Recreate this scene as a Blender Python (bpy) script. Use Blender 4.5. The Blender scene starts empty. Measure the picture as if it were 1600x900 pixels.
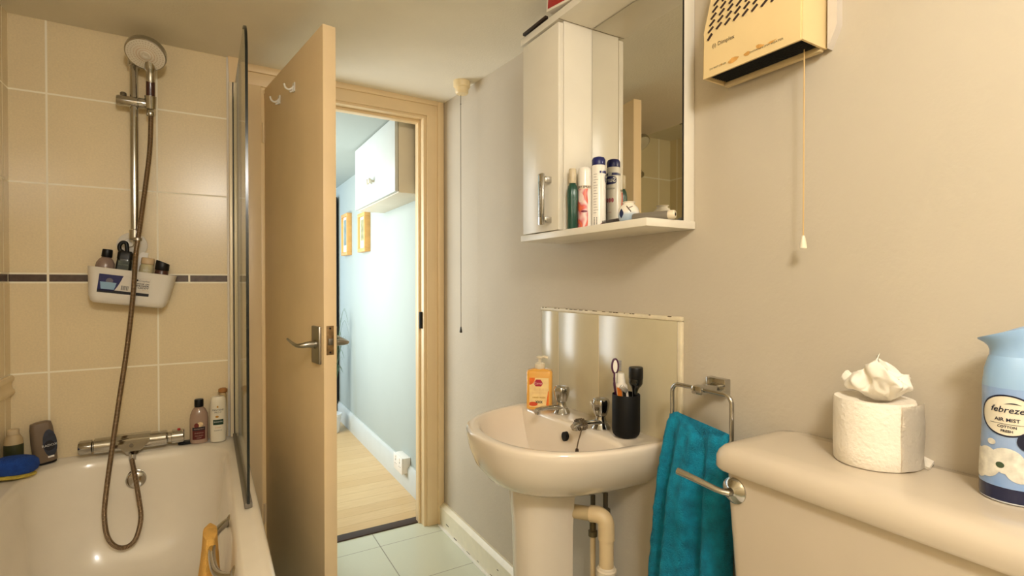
import bpy, bmesh, math, random
from mathutils import Vector, Matrix, noise
random.seed(7)
SC = bpy.context.scene
PI = math.pi

# ------------------------------------------------------------------ camera
CAM = Vector((-0.985, -2.355, 1.175)); YAW = 0.5329; PITCH = -0.0096; FPX = 805.8
cd = bpy.data.cameras.new('camera'); cam = bpy.data.objects.new('camera', cd)
SC.collection.objects.link(cam); SC.camera = cam
cam.location = CAM; cam.rotation_euler = (PI/2 + PITCH, 0, -YAW)
cd.sensor_width = 36; cd.lens = 36*FPX/1600; cd.clip_start = 0.01

# ------------------------------------------------------------------ world, lamps, exposure
w = bpy.data.worlds.new('sky'); SC.world = w; w.use_nodes = True
w.node_tree.nodes['Background'].inputs[0].default_value = (0.55, 0.75, 1.0, 1)
w.node_tree.nodes['Background'].inputs[1].default_value = 1.0
def lamp(name, typ, loc, power, col, size=0.1, rot=(0, 0, 0), sy=None):
    d = bpy.data.lights.new(name, typ); d.energy = power; d.color = col
    if typ == 'POINT': d.shadow_soft_size = size
    else:
        d.size = size
        if sy: d.shape = 'RECTANGLE'; d.size_y = sy
    o = bpy.data.objects.new(name, d); SC.collection.objects.link(o); o.location = loc; o.rotation_euler = rot
    return o
lamp('ceiling_lamp', 'POINT', (-0.90, -2.72, 1.88), 25, (1.0, 0.98, 0.93), 0.11)
lamp('hall_daylight', 'AREA', (-1.22, 1.10, 1.30), 27, (0.97, 1.0, 0.96), 1.3, (0, -PI/2, 0), 1.3)
lamp('hall_end_daylight', 'AREA', (-1.30, 2.85, 1.30), 12, (0.45, 0.68, 1.0), 1.3, (0, -PI/2, 0), 0.6)
SC.view_settings.view_transform = 'Standard'; SC.view_settings.look = 'None'
SC.view_settings.gamma = 1; SC.view_settings.use_curve_mapping = False
SC.view_settings.exposure = 0.63

# ------------------------------------------------------------------ helpers: materials
def lin(c):
    return tuple(((v/255)/12.92 if v/255 <= 0.04045 else (((v/255)+0.055)/1.055)**2.4) for v in c)
MATS = {}
def M(name, c, rough=0.5, metal=0.0, var=0.05, ns=12.0, bump=0.0, bs=120.0, trans=0.0, coat=0.0, spec=0.5, sss=0.0, alpha=1.0):
    if name in MATS: return MATS[name]
    m = bpy.data.materials.new(name); m.use_nodes = True; nt = m.node_tree; b = nt.nodes['Principled BSDF']
    L = lin(c)
    tc = nt.nodes.new('ShaderNodeTexCoord')
    n = nt.nodes.new('ShaderNodeTexNoise'); n.inputs['Scale'].default_value = ns; n.inputs['Detail'].default_value = 4
    nt.links.new(tc.outputs['Object'], n.inputs['Vector'])
    r = nt.nodes.new('ShaderNodeValToRGB')
    r.color_ramp.elements[0].position = 0.3; r.color_ramp.elements[1].position = 0.7
    r.color_ramp.elements[0].color = tuple(v*(1-var) for v in L)+(1,)
    r.color_ramp.elements[1].color = tuple(min(1, v*(1+var)) for v in L)+(1,)
    nt.links.new(n.outputs['Fac'], r.inputs['Fac']); nt.links.new(r.outputs['Color'], b.inputs['Base Color'])
    b.inputs['Roughness'].default_value = rough; b.inputs['Metallic'].default_value = metal
    b.inputs['Transmission Weight'].default_value = trans; b.inputs['Coat Weight'].default_value = coat
    b.inputs['Specular IOR Level'].default_value = spec; b.inputs['Alpha'].default_value = alpha
    b.inputs['Subsurface Weight'].default_value = sss
    if bump:
        n2 = nt.nodes.new('ShaderNodeTexNoise'); n2.inputs['Scale'].default_value = bs; n2.inputs['Detail'].default_value = 3
        nt.links.new(tc.outputs['Object'], n2.inputs['Vector'])
        bp = nt.nodes.new('ShaderNodeBump'); bp.inputs['Strength'].default_value = bump; bp.inputs['Distance'].default_value = 0.004
        nt.links.new(n2.outputs['Fac'], bp.inputs['Height']); nt.links.new(bp.outputs['Normal'], b.inputs['Normal'])
    MATS[name] = m
    return m

class NT:
    """tiny helper for arithmetic node graphs"""
    def __init__(s, m): s.t = m.node_tree
    def math(s, op, a, b=None, c=None):
        n = s.t.nodes.new('ShaderNodeMath'); n.operation = op
        for i, v in enumerate((a, b, c)):
            if v is None: continue
            if isinstance(v, (int, float)): n.inputs[i].default_value = v
            else: s.t.links.new(v, n.inputs[i])
        return n.outputs[0]
    def mix(s, f, a, b):
        n = s.t.nodes.new('ShaderNodeMix'); n.data_type = 'RGBA'
        if isinstance(f, (int, float)): n.inputs[0].default_value = f
        else: s.t.links.new(f, n.inputs[0])
        for i, v in ((6, a), (7, b)):
            if isinstance(v, tuple): n.inputs[i].default_value = v+(1,) if len(v) == 3 else v
            else: s.t.links.new(v, n.inputs[i])
        return n.outputs[2]
    def joint(s, coord, origin, pitch, half):
        """1 on a joint line of half width `half` repeating at `pitch`"""
        q = s.math('DIVIDE', s.math('SUBTRACT', coord, origin), pitch)
        d = s.math('ABSOLUTE', s.math('SUBTRACT', q, s.math('ROUND', q)))
        return s.math('LESS_THAN', d, half/pitch)
    def noise(s, vec, scale, detail=4):
        n = s.t.nodes.new('ShaderNodeTexNoise'); n.inputs['Scale'].default_value = scale; n.inputs['Detail'].default_value = detail
        s.t.links.new(vec, n.inputs['Vector']); return n.outputs['Fac']
def tile_mat(name, axis, u0, up, rows, tile, grout, band=None, rough=0.25, half=0.0022, var=0.10, bump=0.25):
    """glazed tiles with grout: axis = horizontal coordinate; rows = (origin, pitch) above / below the mosaic band"""
    m = bpy.data.materials.new(name); m.use_nodes = True; k = NT(m); nt = m.node_tree; b = nt.nodes['Principled BSDF']
    g = nt.nodes.new('ShaderNodeNewGeometry'); sx = nt.nodes.new('ShaderNodeSeparateXYZ'); nt.links.new(g.outputs['Position'], sx.inputs[0])
    u = sx.outputs[axis]; z = sx.outputs[2 if axis < 2 else 1]
    if rows[0] == 'floor': u = sx.outputs[0]; z = sx.outputs[1]
    ju = k.joint(u, u0, up, half)
    if band:
        above = k.math('GREATER_THAN', z, (band[0]+band[1])/2)
        ja = k.joint(z, band[1], rows[1], half); jb = k.joint(z, band[0], rows[1], half)
        jz = k.math('ADD', k.math('MULTIPLY', ja, above), k.math('MULTIPLY', jb, k.math('SUBTRACT', 1, above)))
        inb = k.math('MULTIPLY', k.math('GREATER_THAN', z, band[0]+half), k.math('LESS_THAN', z, band[1]-half))
        jm = k.joint(u, band[2], band[3], half*1.1)
        notb = k.math('SUBTRACT', 1, inb)
        j = k.math('ADD', k.math('MULTIPLY', k.math('MAXIMUM', ju, jz), notb), k.math('MULTIPLY', jm, inb))
    else:
        jz = k.joint(z, rows[1], rows[2], half); j = k.math('MAXIMUM', ju, jz); inb = 0.0
    L = lin(tile); n1 = k.noise(g.outputs['Position'], 180, 2); n2 = k.noise(g.outputs['Position'], 5)
    f = k.math('ADD', k.math('MULTIPLY', n1, 0.6), k.math('MULTIPLY', n2, 0.4))
    col = k.mix(f, tuple(v*(1-var) for v in L), tuple(min(1, v*(1+var)) for v in L))
    if band:
        Lb = lin(band[4]); cb = k.mix(k.noise(g.outputs['Position'], 60), tuple(v*0.55 for v in Lb), tuple(v*1.5 for v in Lb))
        col = k.mix(inb, col, cb)
    col = k.mix(j, col, lin(grout))
    nt.links.new(col, b.inputs['Base Color'])
    nt.links.new(k.math('ADD', rough, k.math('MULTIPLY', j, 0.4)), b.inputs['Roughness'])
    bp = nt.nodes.new('ShaderNodeBump'); bp.inputs['Strength'].default_value = bump; bp.inputs['Distance'].default_value = 0.002
    h = k.math('ADD', k.math('MULTIPLY', j, -1.0), k.math('MULTIPLY', n2, 0.3))
    nt.links.new(h, bp.inputs['Height']); nt.links.new(bp.outputs['Normal'], b.inputs['Normal'])
    return m

# ------------------------------------------------------------------ helpers: objects
COL = SC.collection
def root_of(p):
    while p.parent: p = p.parent
    return p
def rmat(o):
    return Matrix.Translation(o.location) @ o.rotation_euler.to_matrix().to_4x4()
def obj(name, bm, mat, parent=None, world=True, smooth=40, base=None, recalc=True):
    if recalc: bmesh.ops.recalc_face_normals(bm, faces=bm.faces)
    me = bpy.data.meshes.new(name); o = bpy.data.objects.new(name, me); COL.objects.link(o)
    if parent:
        if world: bm.transform(rmat(root_of(parent)).inverted())
        o.parent = parent
    elif world:
        lo = [min(v.co[i] for v in bm.verts) for i in range(3)]; hi = [max(v.co[i] for v in bm.verts) for i in range(3)]
        c = Vector(base) if base else Vector(((lo[0]+hi[0])/2, (lo[1]+hi[1])/2, lo[2]))
        bm.transform(Matrix.Translation(-c)); o.location = c
    bm.to_mesh(me); bm.free()
    for m in (mat if isinstance(mat, (list, tuple)) else [mat]): me.materials.append(m)
    if smooth:
        me.shade_smooth(); me.set_sharp_from_angle(angle=math.radians(smooth))
    return o
def tag(o, label, cat, group=None):
    o['label'] = label; o['category'] = cat
    if group: o['group'] = group
    return o
def thing(name, label, cat, loc=(0, 0, 0), rot=(0, 0, 0), group=None):
    o = bpy.data.objects.new(name, None); COL.objects.link(o); o.location = loc; o.rotation_euler = rot
    o.empty_display_size = 0.02
    return tag(o, label, cat, group)
def struct(o):
    o['kind'] = 'structure'; return o
def plab(o, label):
    o['label'] = label; return o
def NB(): return bmesh.new()
def box(bm, x0, x1, y0, y1, z0, z1, bev=0.0, seg=2, mi=0):
    r = bmesh.ops.create_cube(bm, size=1.0); vs = r['verts']
    for v in vs:
        v.co = Vector(((x0+x1)/2 + v.co.x*(x1-x0), (y0+y1)/2 + v.co.y*(y1-y0), (z0+z1)/2 + v.co.z*(z1-z0)))
    if bev:
        es = list({e for v in vs for e in v.link_edges})
        r2 = bmesh.ops.bevel(bm, geom=es, offset=bev, segments=seg, profile=0.5, affect='EDGES')
    return bm
def bx(*a, **k): return box(NB(), *a, **k)
def ring_faces(bm, rings, close_u=True, cap0=True, cap1=True, mi=0):
    vr = [[bm.verts.new(p) for p in r] for r in rings]
    n = len(vr[0])
    for a, b in zip(vr, vr[1:]):
        for i in range(n if close_u else n-1):
            j = (i+1) % n
            f = bm.faces.new((a[i], a[j], b[j], b[i])); f.material_index = mi
    if cap0: bm.faces.new(list(reversed(vr[0]))).material_index = mi
    if cap1: bm.faces.new(vr[-1]).material_index = mi
    return vr
def loft(rings, bm=None, **k):
    bm = bm or NB(); ring_faces(bm, rings, **k); return bm
def circ(c, r, n=24, ax='z', sx=1.0, sy=1.0, ph=0.0):
    c = Vector(c); out = []
    for i in range(n):
        a = 2*PI*i/n+ph; p, q = math.cos(a)*r*sx, math.sin(a)*r*sy
        out.append(c+Vector({'z': (p, q, 0), 'y': (p, 0, q), 'x': (0, p, q)}[ax]))
    return out
def lathe(prof, c=(0, 0, 0), n=32, ax='z', sx=1.0, sy=1.0, bm=None, cap0=True, cap1=True, rz=0.0):
    """prof = [(radius, height)]"""
    rings = []
    for r, h in prof:
        off = {'z': (0, 0, h), 'y': (0, h, 0), 'x': (h, 0, 0)}[ax]
        rg = [p for p in circ((0, 0, 0), max(r, 1e-5), n, ax, sx, sy)]
        if rz: rg = [Matrix.Rotation(rz, 3, 'Z') @ p for p in rg]
        rings.append([p+Vector(c)+Vector(off) for p in rg])
    return loft(rings, bm, cap0=cap0, cap1=cap1)
def cyl(p0, p1, r, n=20, bm=None, r1=None):
    return tube([p0, p1], r, n, bm, r1=r1)
def catmull(pts, sub=8):
    P = [Vector(p) for p in pts]; out = []
    for i in range(len(P)-1):
        p0 = P[max(i-1, 0)]; p1 = P[i]; p2 = P[i+1]; p3 = P[min(i+2, len(P)-1)]
        for k in range(sub):
            t = k/sub
            out.append(0.5*((2*p1)+(p2-p0)*t+(2*p0-5*p1+4*p2-p3)*t*t+(3*p1-p0-3*p2+p3)*t**3))
    out.append(P[-1]); return out
def tube(pts, r, n=14, bm=None, r1=None, caps=True, closed=False):
    P = [Vector(p) for p in pts]; bm = bm or NB(); rings = []
    t0 = (P[1]-P[0]).normalized(); up = Vector((0, 0, 1)) if abs(t0.z) < 0.9 else Vector((1, 0, 0))
    x = (up - t0*up.dot(t0)).normalized()
    m = len(P)
    for i, p in enumerate(P):
        if closed: t = (P[(i+1) % m]-P[i-1]).normalized()
        else: t = (P[min(i+1, m-1)]-P[max(i-1, 0)]).normalized()
        x = (x-t*x.dot(t)).normalized(); y = t.cross(x)
        rr = r[i] if isinstance(r, (list, tuple)) else (r if r1 is None else r+(r1-r)*i/(m-1))
        rings.append([p+(x*math.cos(2*PI*k/n)+y*math.sin(2*PI*k/n))*rr for k in range(n)])
    if closed: rings.append(rings[0]); return loft_closed(rings[:-1], bm)
    ring_faces(bm, rings, cap0=caps, cap1=caps); return bm
def loft_closed(rings, bm):
    vr = [[bm.verts.new(p) for p in r] for r in rings]; n = len(vr[0])
    for k in range(len(vr)):
        a, b = vr[k], vr[(k+1) % len(vr)]
        for i in range(n): bm.faces.new((a[i], a[(i+1) % n], b[(i+1) % n], b[i]))
    return bm
def rrect(x0, x1, y0, y1, z, r, per=8):
    """rounded rectangle ring, always 4*(per+1) points"""
    out = []
    for cx, cy, a0 in ((x1-r, y1-r, 0), (x0+r, y1-r, 90), (x0+r, y0+r, 180), (x1-r, y0+r, 270)):
        for k in range(per+1):
            a = math.radians(a0+90*k/per); out.append(Vector((cx+r*math.cos(a), cy+r*math.sin(a), z)))
    return out
def prism_y(prof, y0, y1, bm=None, bev=0):
    """prof = [(x, z)] closed outline, extruded along y"""
    return loft([[Vector((x, y0, z)) for x, z in prof], [Vector((x, y1, z)) for x, z in prof]], bm)
def prism_x(prof, x0, x1, bm=None):
    return loft([[Vector((x0, y, z)) for y, z in prof], [Vector((x1, y, z)) for y, z in prof]], bm)
def xf(bm, mat): bm.transform(mat); return bm
def around(face, c, rz, z0=0.0, sx=1.0, sy=1.0):
    """maps flat label coordinates (u right, v up) onto an upright bottle at c with radius rz(v), seen from direction `face` (angle)"""
    f = rz if callable(rz) else (lambda v: rz)
    def g(u, v):
        r = f(v)+0.0004; a = face+u/max(r, 1e-4)
        return Vector((c[0]+r*math.cos(a)*sx, c[1]+r*math.sin(a)*sy, c[2]+v+z0))
    return g
def flat(o, ux, uy):
    o = Vector(o); ux = Vector(ux).normalized(); uy = Vector(uy).normalized()
    return lambda u, v: o+ux*u+uy*v
def patch(name, u0, u1, v0, v1, f, mat, parent, nu=12, nv=6, inside=None, lab=None):
    bm = NB(); V = {}
    for i in range(nu+1):
        for j in range(nv+1): V[i, j] = bm.verts.new(f(u0+(u1-u0)*i/nu, v0+(v1-v0)*j/nv))
    for i in range(nu):
        for j in range(nv):
            if inside and not inside((i+.5)/nu, (j+.5)/nv): continue
            bm.faces.new((V[i, j], V[i+1, j], V[i+1, j+1], V[i, j+1]))
    bmesh.ops.delete(bm, geom=[v for v in bm.verts if not v.link_faces], context='VERTS')
    o = obj(name, bm, mat, parent, recalc=False)
    if lab: plab(o, lab)
    return o
def disc(name, cu, cv, ru, rv, f, mat, parent, n=28, rings=4, lab=None):
    bm = NB(); c = bm.verts.new(f(cu, cv)); prev = None
    for k in range(1, rings+1):
        cur = [bm.verts.new(f(cu+ru*k/rings*math.cos(2*PI*i/n), cv+rv*k/rings*math.sin(2*PI*i/n))) for i in range(n)]
        for i in range(n):
            j = (i+1) % n
            if prev: bm.faces.new((prev[i], cur[i], cur[j], prev[j]))
            else: bm.faces.new((c, cur[i], cur[j]))
        prev = cur
    o = obj(name, bm, mat, parent, recalc=False)
    if lab: plab(o, lab)
    return o
def text(name, s, size, u, v, f, mat, parent, align='CENTER', shear=0.0, bold=0.0, sx=1.0):
    c = bpy.data.curves.new('lettering', 'FONT'); c.body = s; c.size = size; c.align_x = align; c.align_y = 'CENTER'
    c.shear = shear; c.offset = bold*size; c.resolution_u = 2; c.fill_mode = 'FRONT'
    o = bpy.data.objects.new('lettering', c)
    me = bpy.data.meshes.new_from_object(o); bm = NB(); bm.from_mesh(me)
    bpy.data.objects.remove(o); bpy.data.curves.remove(c); bpy.data.meshes.remove(me)
    for vv in bm.verts: vv.co = f(u+vv.co.x*sx, v+vv.co.y)
    return obj(name, bm, mat, parent, recalc=False, smooth=0)
def lift(f, d, n=None):
    """same mapping, a hair further out (towards the viewer of the label)"""
    def g(u, v):
        p = f(u, v); e = 1e-4
        nn = (f(u+e, v)-p).cross(f(u, v+e)-p)
        return p+nn.normalized()*d
    return g
def at(u, v, **k):
    """a point of the photograph (1600x900) on the plane x=, y= or z="""
    cy, sy = math.cos(YAW), math.sin(YAW)
    r = Vector((cy, -sy, 0)); fw = Vector((sy*math.cos(PITCH), cy*math.cos(PITCH), math.sin(PITCH))); up = r.cross(fw)
    d = r*((u-800)/FPX)-up*((v-450)/FPX)+fw
    (a, val), = k.items(); i = 'xyz'.index(a)
    return CAM+d*((val-CAM[i])/d[i])
def face_cam(c): return math.atan2(CAM.y-c[1], CAM.x-c[0])

# ------------------------------------------------------------------ materials
PAINT = M('magnolia_paint', (194, 182, 162), 0.75, var=0.05, ns=2.5, bump=0.18, bs=90)
CEIL = M('ceiling_paint', (242, 234, 216), 0.9, var=0.04, ns=3, bump=0.25, bs=140)
GLOSS = M('cream_gloss_paint', (232, 205, 160), 0.38, var=0.03, ns=6, bump=0.03, bs=30)
DOORP = M('door_paint', (246, 218, 174), 0.42, var=0.04, ns=5, bump=0.04, bs=40)
HALLP = M('hall_white_paint', (164, 171, 163), 0.8, var=0.02, ns=3, bump=0.06, bs=60)
WHITEG = M('white_gloss', (196, 199, 193), 0.35, var=0.02)
CHINA = M('white_ceramic', (236, 222, 204), 0.12, var=0.015, coat=0.4)
ACRYL = M('bath_acrylic', (240, 230, 212), 0.2, var=0.02, coat=0.2)
CHROME = M('chrome', (186, 184, 180), 0.11, 1.0, var=0.04, ns=8)
BRUSHED = M('brushed_steel', (170, 165, 155), 0.32, 1.0, var=0.06)
DKMETAL = M('dull_grey_metal', (120, 114, 104), 0.45, 0.9, var=0.1)
BLACKP = M('black_plastic', (12, 12, 13), 0.4, var=0.1, spec=0.35)
DARK = M('dark_void', (10, 9, 8), 0.8, var=0.1)
WPLAS = M('white_plastic', (236, 230, 220), 0.35, var=0.02)
CREAMP = M('cream_plastic', (236, 214, 168), 0.4, var=0.03)
BODYP = M('heater_casing', (232, 204, 150), 0.42, var=0.04, ns=9)
STAIN = M('rust_stain', (176, 104, 40), 0.7, var=0.3, ns=60)
LAMIN = M('white_laminate', (232, 224, 208), 0.3, var=0.02)
RED = M('red_card', (170, 32, 26), 0.5)
NAVY = M('navy', (20, 26, 92), 0.35)
INK = M('dark_ink', (24, 24, 34), 0.6)
GOLD = M('gold_ink', (196, 140, 40), 0.5)
WHITEI = M('white_ink', (236, 234, 228), 0.5)
def glassmat(name, c, rough=0.0, thin=0.75):
    m = bpy.data.materials.new(name); m.use_nodes = True; nt = m.node_tree; nt.nodes.clear()
    o = nt.nodes.new('ShaderNodeOutputMaterial'); t = nt.nodes.new('ShaderNodeBsdfTransparent'); g = nt.nodes.new('ShaderNodeBsdfGlossy')
    t.inputs[0].default_value = lin(c)+(1,); g.inputs['Roughness'].default_value = 0.03
    fr = nt.nodes.new('ShaderNodeLayerWeight'); fr.inputs[0].default_value = 0.15
    mx = nt.nodes.new('ShaderNodeMixShader')
    cl = nt.nodes.new('ShaderNodeMath'); cl.operation = 'MINIMUM'; cl.inputs[1].default_value = 0.35; nt.links.new(fr.outputs[0], cl.inputs[0]); nt.links.new(cl.outputs[0], mx.inputs[0]); nt.links.new(t.outputs[0], mx.inputs[1]); nt.links.new(g.outputs[0], mx.inputs[2]); nt.links.new(mx.outputs[0], o.inputs[0])
    return m
GLASS = glassmat('screen_glass', (246, 248, 242))
GLASSEDGE = M('glass_edge', (14, 22, 20), 0.15, var=0.1)
MIRROR = M('mirror_silver', (222, 220, 212), 0.015, 1.0, var=0.0)

WX = 0.008          # bathroom right wall
TY = -0.045         # tiled wall face
ZB = 0.575          # bath rim
# ------------------------------------------------------------------ setting
def flr():
    return struct(obj('floor', bx(-1.60, 0.05, -3.2, 0.046, -0.05, 0), tile_mat('floor_tiles', 0, -0.328, 0.33, ('floor', -0.085, 0.33), (206, 208, 186), (142, 138, 124), rough=0.16, half=0.0018, var=0.04, bump=0.1)))
flr()
def ceiling():
    bm = NB(); xs = (-1.62, 0.06); ys = (0.1, -0.70, -3.25)
    z = lambda x, y: 2.050-0.010*x+0.046*max(y, -0.70)
    low = {(i, j): bm.verts.new((x, y, z(x, y))) for i, x in enumerate(xs) for j, y in enumerate(ys)}
    top = {(i, j): bm.verts.new((x, y, 2.2)) for i, x in enumerate(xs) for j, y in enumerate(ys)}
    for j in range(2):
        bm.faces.new((low[0, j], low[1, j], low[1, j+1], low[0, j+1])); bm.faces.new((top[0, j], top[0, j+1], top[1, j+1], top[1, j]))
        for i in (0, 1): bm.faces.new((low[i, j], low[i, j+1], top[i, j+1], top[i, j]))
    for j in (0, 2): bm.faces.new((low[0, j], top[0, j], top[1, j], low[1, j]))
    return struct(obj('ceiling', bm, CEIL, smooth=10))
ceiling()
struct(obj('wall_right', bx(WX, 0.11, -3.2, 0.0, -0.02, 2.15), PAINT))
struct(obj('wall_front', bx(-1.60, 0.05, -3.25, -3.15, -0.02, 2.15), PAINT))
BAND = (1.177, 1.207, -1.4525, 0.2035, (86, 70, 62))
TILEX = tile_mat('wall_tiles_back', 0, -1.4525, 0.3085, (0, 0.305), (234, 215, 176), (255, 246, 224), BAND, half=0.0029, var=0.17)
TILEY = tile_mat('wall_tiles_left', 1, -0.10, 0.3085, (0, 0.305), (234, 215, 176), (255, 246, 224), BAND[:2]+(-0.06, 0.2035, (86, 70, 62)), half=0.0029, var=0.17)
struct(obj('wall_left', bx(-1.65, -1.549, -3.2, 0.0, -0.02, 2.15), TILEY))
struct(obj('wall_back', bx(-1.60, -0.915, TY, 0.1, -0.02, 2.15), TILEX))
bm = NB(); box(bm, -0.915, -0.785, 0, 0.1, -0.02, 2.15); box(bm, -0.088, 0.05, 0, 0.1, -0.02, 2.15); box(bm, -0.785, -0.088, 0, 0.1, 1.972, 2.15)
struct(obj('wall_door', bm, PAINT))
# door lining and stops
bm = NB()
box(bm, -0.800, -0.783, -0.006, 0.108, 0, 1.968, 0.001); box(bm, -0.092, -0.075, -0.006, 0.108, 0, 1.968, 0.001); box(bm, -0.800, -0.075, -0.006, 0.108, 1.966, 1.984, 0.001)
box(bm, -0.783, -0.770, 0.036, 0.075, 0, 1.953, 0.002); box(bm, -0.104, -0.092, 0.036, 0.075, 0, 1.953, 0.002); box(bm, -0.783, -0.092, 0.036, 0.075, 1.953, 1.966, 0.002)
struct(obj('trim_1', bm, GLOSS))
# architrave with a raised outer bead
bm = NB()
box(bm, -0.868, -0.795, -0.016, 0, 0, 2.068, 0.003); box(bm, -0.8685, -0.848, -0.026, 0, 0, 2.068, 0.005)
box(bm, -0.078, 0.006, -0.016, 0, 0, 2.05, 0.003); box(bm, -0.026, 0.007, -0.026, 0, 0, 2.05, 0.005)
box(bm, -0.8675, 0.005, -0.0165, 0, 1.977, 2.063, 0.003); box(bm, -0.8672, 0.004, -0.0255, 0, 2.028, 2.063, 0.005)
struct(obj('trim_2', bm, GLOSS))
struct(obj('trim_3', bx(-0.79, -0.088, 0.046, 0.105, -0.03, 0.006, 0.002), M('dark_threshold', (58, 38, 28), 0.5)))
# skirting
def skirt(x, d, y0, y1, h):
    return prism_y([(x, 0), (x+d, 0), (x+d, h*0.86), (x+d*0.55, h*0.95), (x+d*0.35, h), (x, h)], y0, y1)
struct(obj('baseboard_right', skirt(WX, -0.026, -3.15, -0.026, 0.103), M('chipped_gloss', (228, 218, 190), 0.35, var=0.04, ns=30)))
bm = NB(); rnd = random.Random(5)
for k in range(6):
    y = -0.14-0.10*k+rnd.uniform(-.04, .04); z = rnd.choice((.004, .010, .030, .055)); box(bm, -0.0186, -0.0170, y, y+rnd.uniform(.006, .035), z, z+rnd.uniform(.0015, .004))
obj('paint_chips', bm, M('bare_wood_chip', (52, 44, 34), 0.8), bpy.data.objects['baseboard_right'])
bm = NB(); box(bm, -0.030, -0.018, -3.0, -0.028, 0, 0.004)
struct(obj('trim_4', bm, M('sealant', (236, 232, 222), 0.4)))
# tile edge trim and boxed filler above the screen channel
struct(obj('trim_5', bx(-0.919, -0.909, TY-0.004, 0.0, 0.5, 2.07, 0.002), WPLAS))
# ------------------------------------------------------------------ hall
wood = bpy.data.materials.new('oak_laminate'); wood.use_nodes = True
def wood_nodes(m):
    k = NT(m); nt = m.node_tree; b = nt.nodes['Principled BSDF']
    g = nt.nodes.new('ShaderNodeNewGeometry'); mp = nt.nodes.new('ShaderNodeMapping'); mp.inputs['Scale'].default_value = (1.5, 14, 1)
    nt.links.new(g.outputs['Position'], mp.inputs['Vector'])
    br = nt.nodes.new('ShaderNodeTexBrick'); nt.links.new(g.outputs['Position'], br.inputs['Vector'])
    for n, v in (('Scale', 1.0), ('Mortar Size', 0.0012), ('Brick Width', 1.2), ('Row Height', 0.095)): br.inputs[n].default_value = v
    br.inputs['Color1'].default_value = lin((214, 180, 128))+(1,); br.inputs['Color2'].default_value = lin((226, 196, 146))+(1,); br.inputs['Mortar'].default_value = lin((170, 132, 84))+(1,)
    f = k.noise(mp.outputs['Vector'], 6, 6)
    c = k.mix(k.math('MULTIPLY', f, 0.55), br.outputs['Color'], lin((178, 138, 86)))
    nt.links.new(c, b.inputs['Base Color']); b.inputs['Roughness'].default_value = 0.35
wood_nodes(wood)
struct(obj('floor_hall', bx(-1.3, 0.1, 0.1, 3.4, -0.05, 0.0), wood))
struct(obj('ceiling_hall', bx(-1.3, 0.1, 0.1, 3.4, 2.015, 2.1), HALLP))
struct(obj('wall_hall_right', bx(0.0, 0.1, 0.1, 3.4, -0.02, 2.1), HALLP))
struct(obj('wall_hall_end', bx(-1.3, 0.1, 3.3, 3.4, -0.02, 2.1), HALLP))
bm = NB(); box(bm, -1.2, -1.1, 0.1, 0.4, -0.02, 2.1); box(bm, -1.2, -1.1, 1.8, 2.5, -0.02, 2.1); box(bm, -1.2, -1.1, 3.2, 3.4, -0.02, 2.1)
for y0, y1 in ((0.4, 1.8), (2.5, 3.2)): box(bm, -1.2, -1.1, y0, y1, -0.02, 0.6); box(bm, -1.2, -1.1, y0, y1, 1.98, 2.1)
struct(obj('wall_hall_left', bm, HALLP))
struct(obj('baseboard_hall', skirt(0.0, -0.02, 0.1, 3.3, 0.143), WHITEG))

# ------------------------------------------------------------------ the door leaf and its furniture
door = bpy.data.objects.new('door_1', None); COL.objects.link(door); struct(door)
door.location = (-0.783, -0.022, 0.008); door.rotation_euler = (0, 0, -1.4212)
tag(door, 'plain cream flush door standing open into the bathroom beside the bath', 'door')
L = dict(world=False)
obj('door_leaf', bx(0.003, 0.690, 0.0, 0.040, 0, 1.957, 0.0015), DOORP, door, **L)
def lever(side):
    s = -1 if side == 'l' else 1; y0 = 0.0 if s < 0 else 0.040
    y = lambda v: y0+s*v
    bm = NB(); box(bm, 0.602, 0.672, min(y(0), y(0.009)), max(y(0), y(0.009)), 0.915, 1.032, 0.003)
    pl = obj('handle_plate', bm, BRUSHED, door, **L)
    bm = NB(); tube([(0.638, y(0.005), 0.976), (0.638, y(0.014), 0.976)], 0.014, 20, bm)
    pts = catmull([(0.638, y(0.008), 0.976), (0.638, y(0.030), 0.976), (0.635, y(0.048), 0.974), (0.622, y(0.060), 0.974), (0.580, y(0.062), 0.979), (0.525, y(0.060), 0.986)], 6)
    n = len(pts); rr = [0.0125-0.0065*min(1, i/(n*.55))-0.0030*max(0, (i-n*0.55)/(n*0.45)) for i in range(n)]
    tube(pts, rr, 14, bm)
    obj('lever', bm, BRUSHED, door, **L)
lever('l'); lever('r')
bm = NB(); box(bm, 0.6885, 0.6912, 0.008, 0.031, 0.945, 1.035, 0.0008)
lp = obj('latch_plate', bm, M('worn_latch_plate', (140, 112, 76), 0.5, 0.7, var=0.3, ns=80), door, **L)
bm = NB(); box(bm, 0.690, 0.698, 0.0125, 0.0265, 0.976, 0.996, 0.002)
obj('latch_bolt', bm, DKMETAL, lp, **L)
bm = NB()
for zz in (0.953, 1.027): lathe([(0.0032, 0), (0.0026, 0.001), (0.0005, 0.0013)], (0.691, 0.0195, zz), 12, 'x', bm=bm)
obj('screw', bm, DARK, lp, **L)
for hx, hz in ((0.225, 1.852), (0.405, 1.846)):
    bm = NB(); box(bm, hx-0.011, hx+0.011, -0.004, 0.0, hz-0.016, hz+0.016, 0.0015)
    tube(catmull([(hx, -0.003, hz+0.004), (hx, -0.010, hz-0.006), (hx, -0.020, hz-0.011), (hx, -0.030, hz-0.006), (hx, -0.034, hz+0.006)], 6), 0.0034, 10, bm)
    tube(catmull([(hx, -0.003, hz-0.002), (hx, -0.008, hz-0.014), (hx, -0.016, hz-0.018)], 6), 0.0030, 10, bm)
    obj('coat_hook', bm, WPLAS, door, **L)
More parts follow.
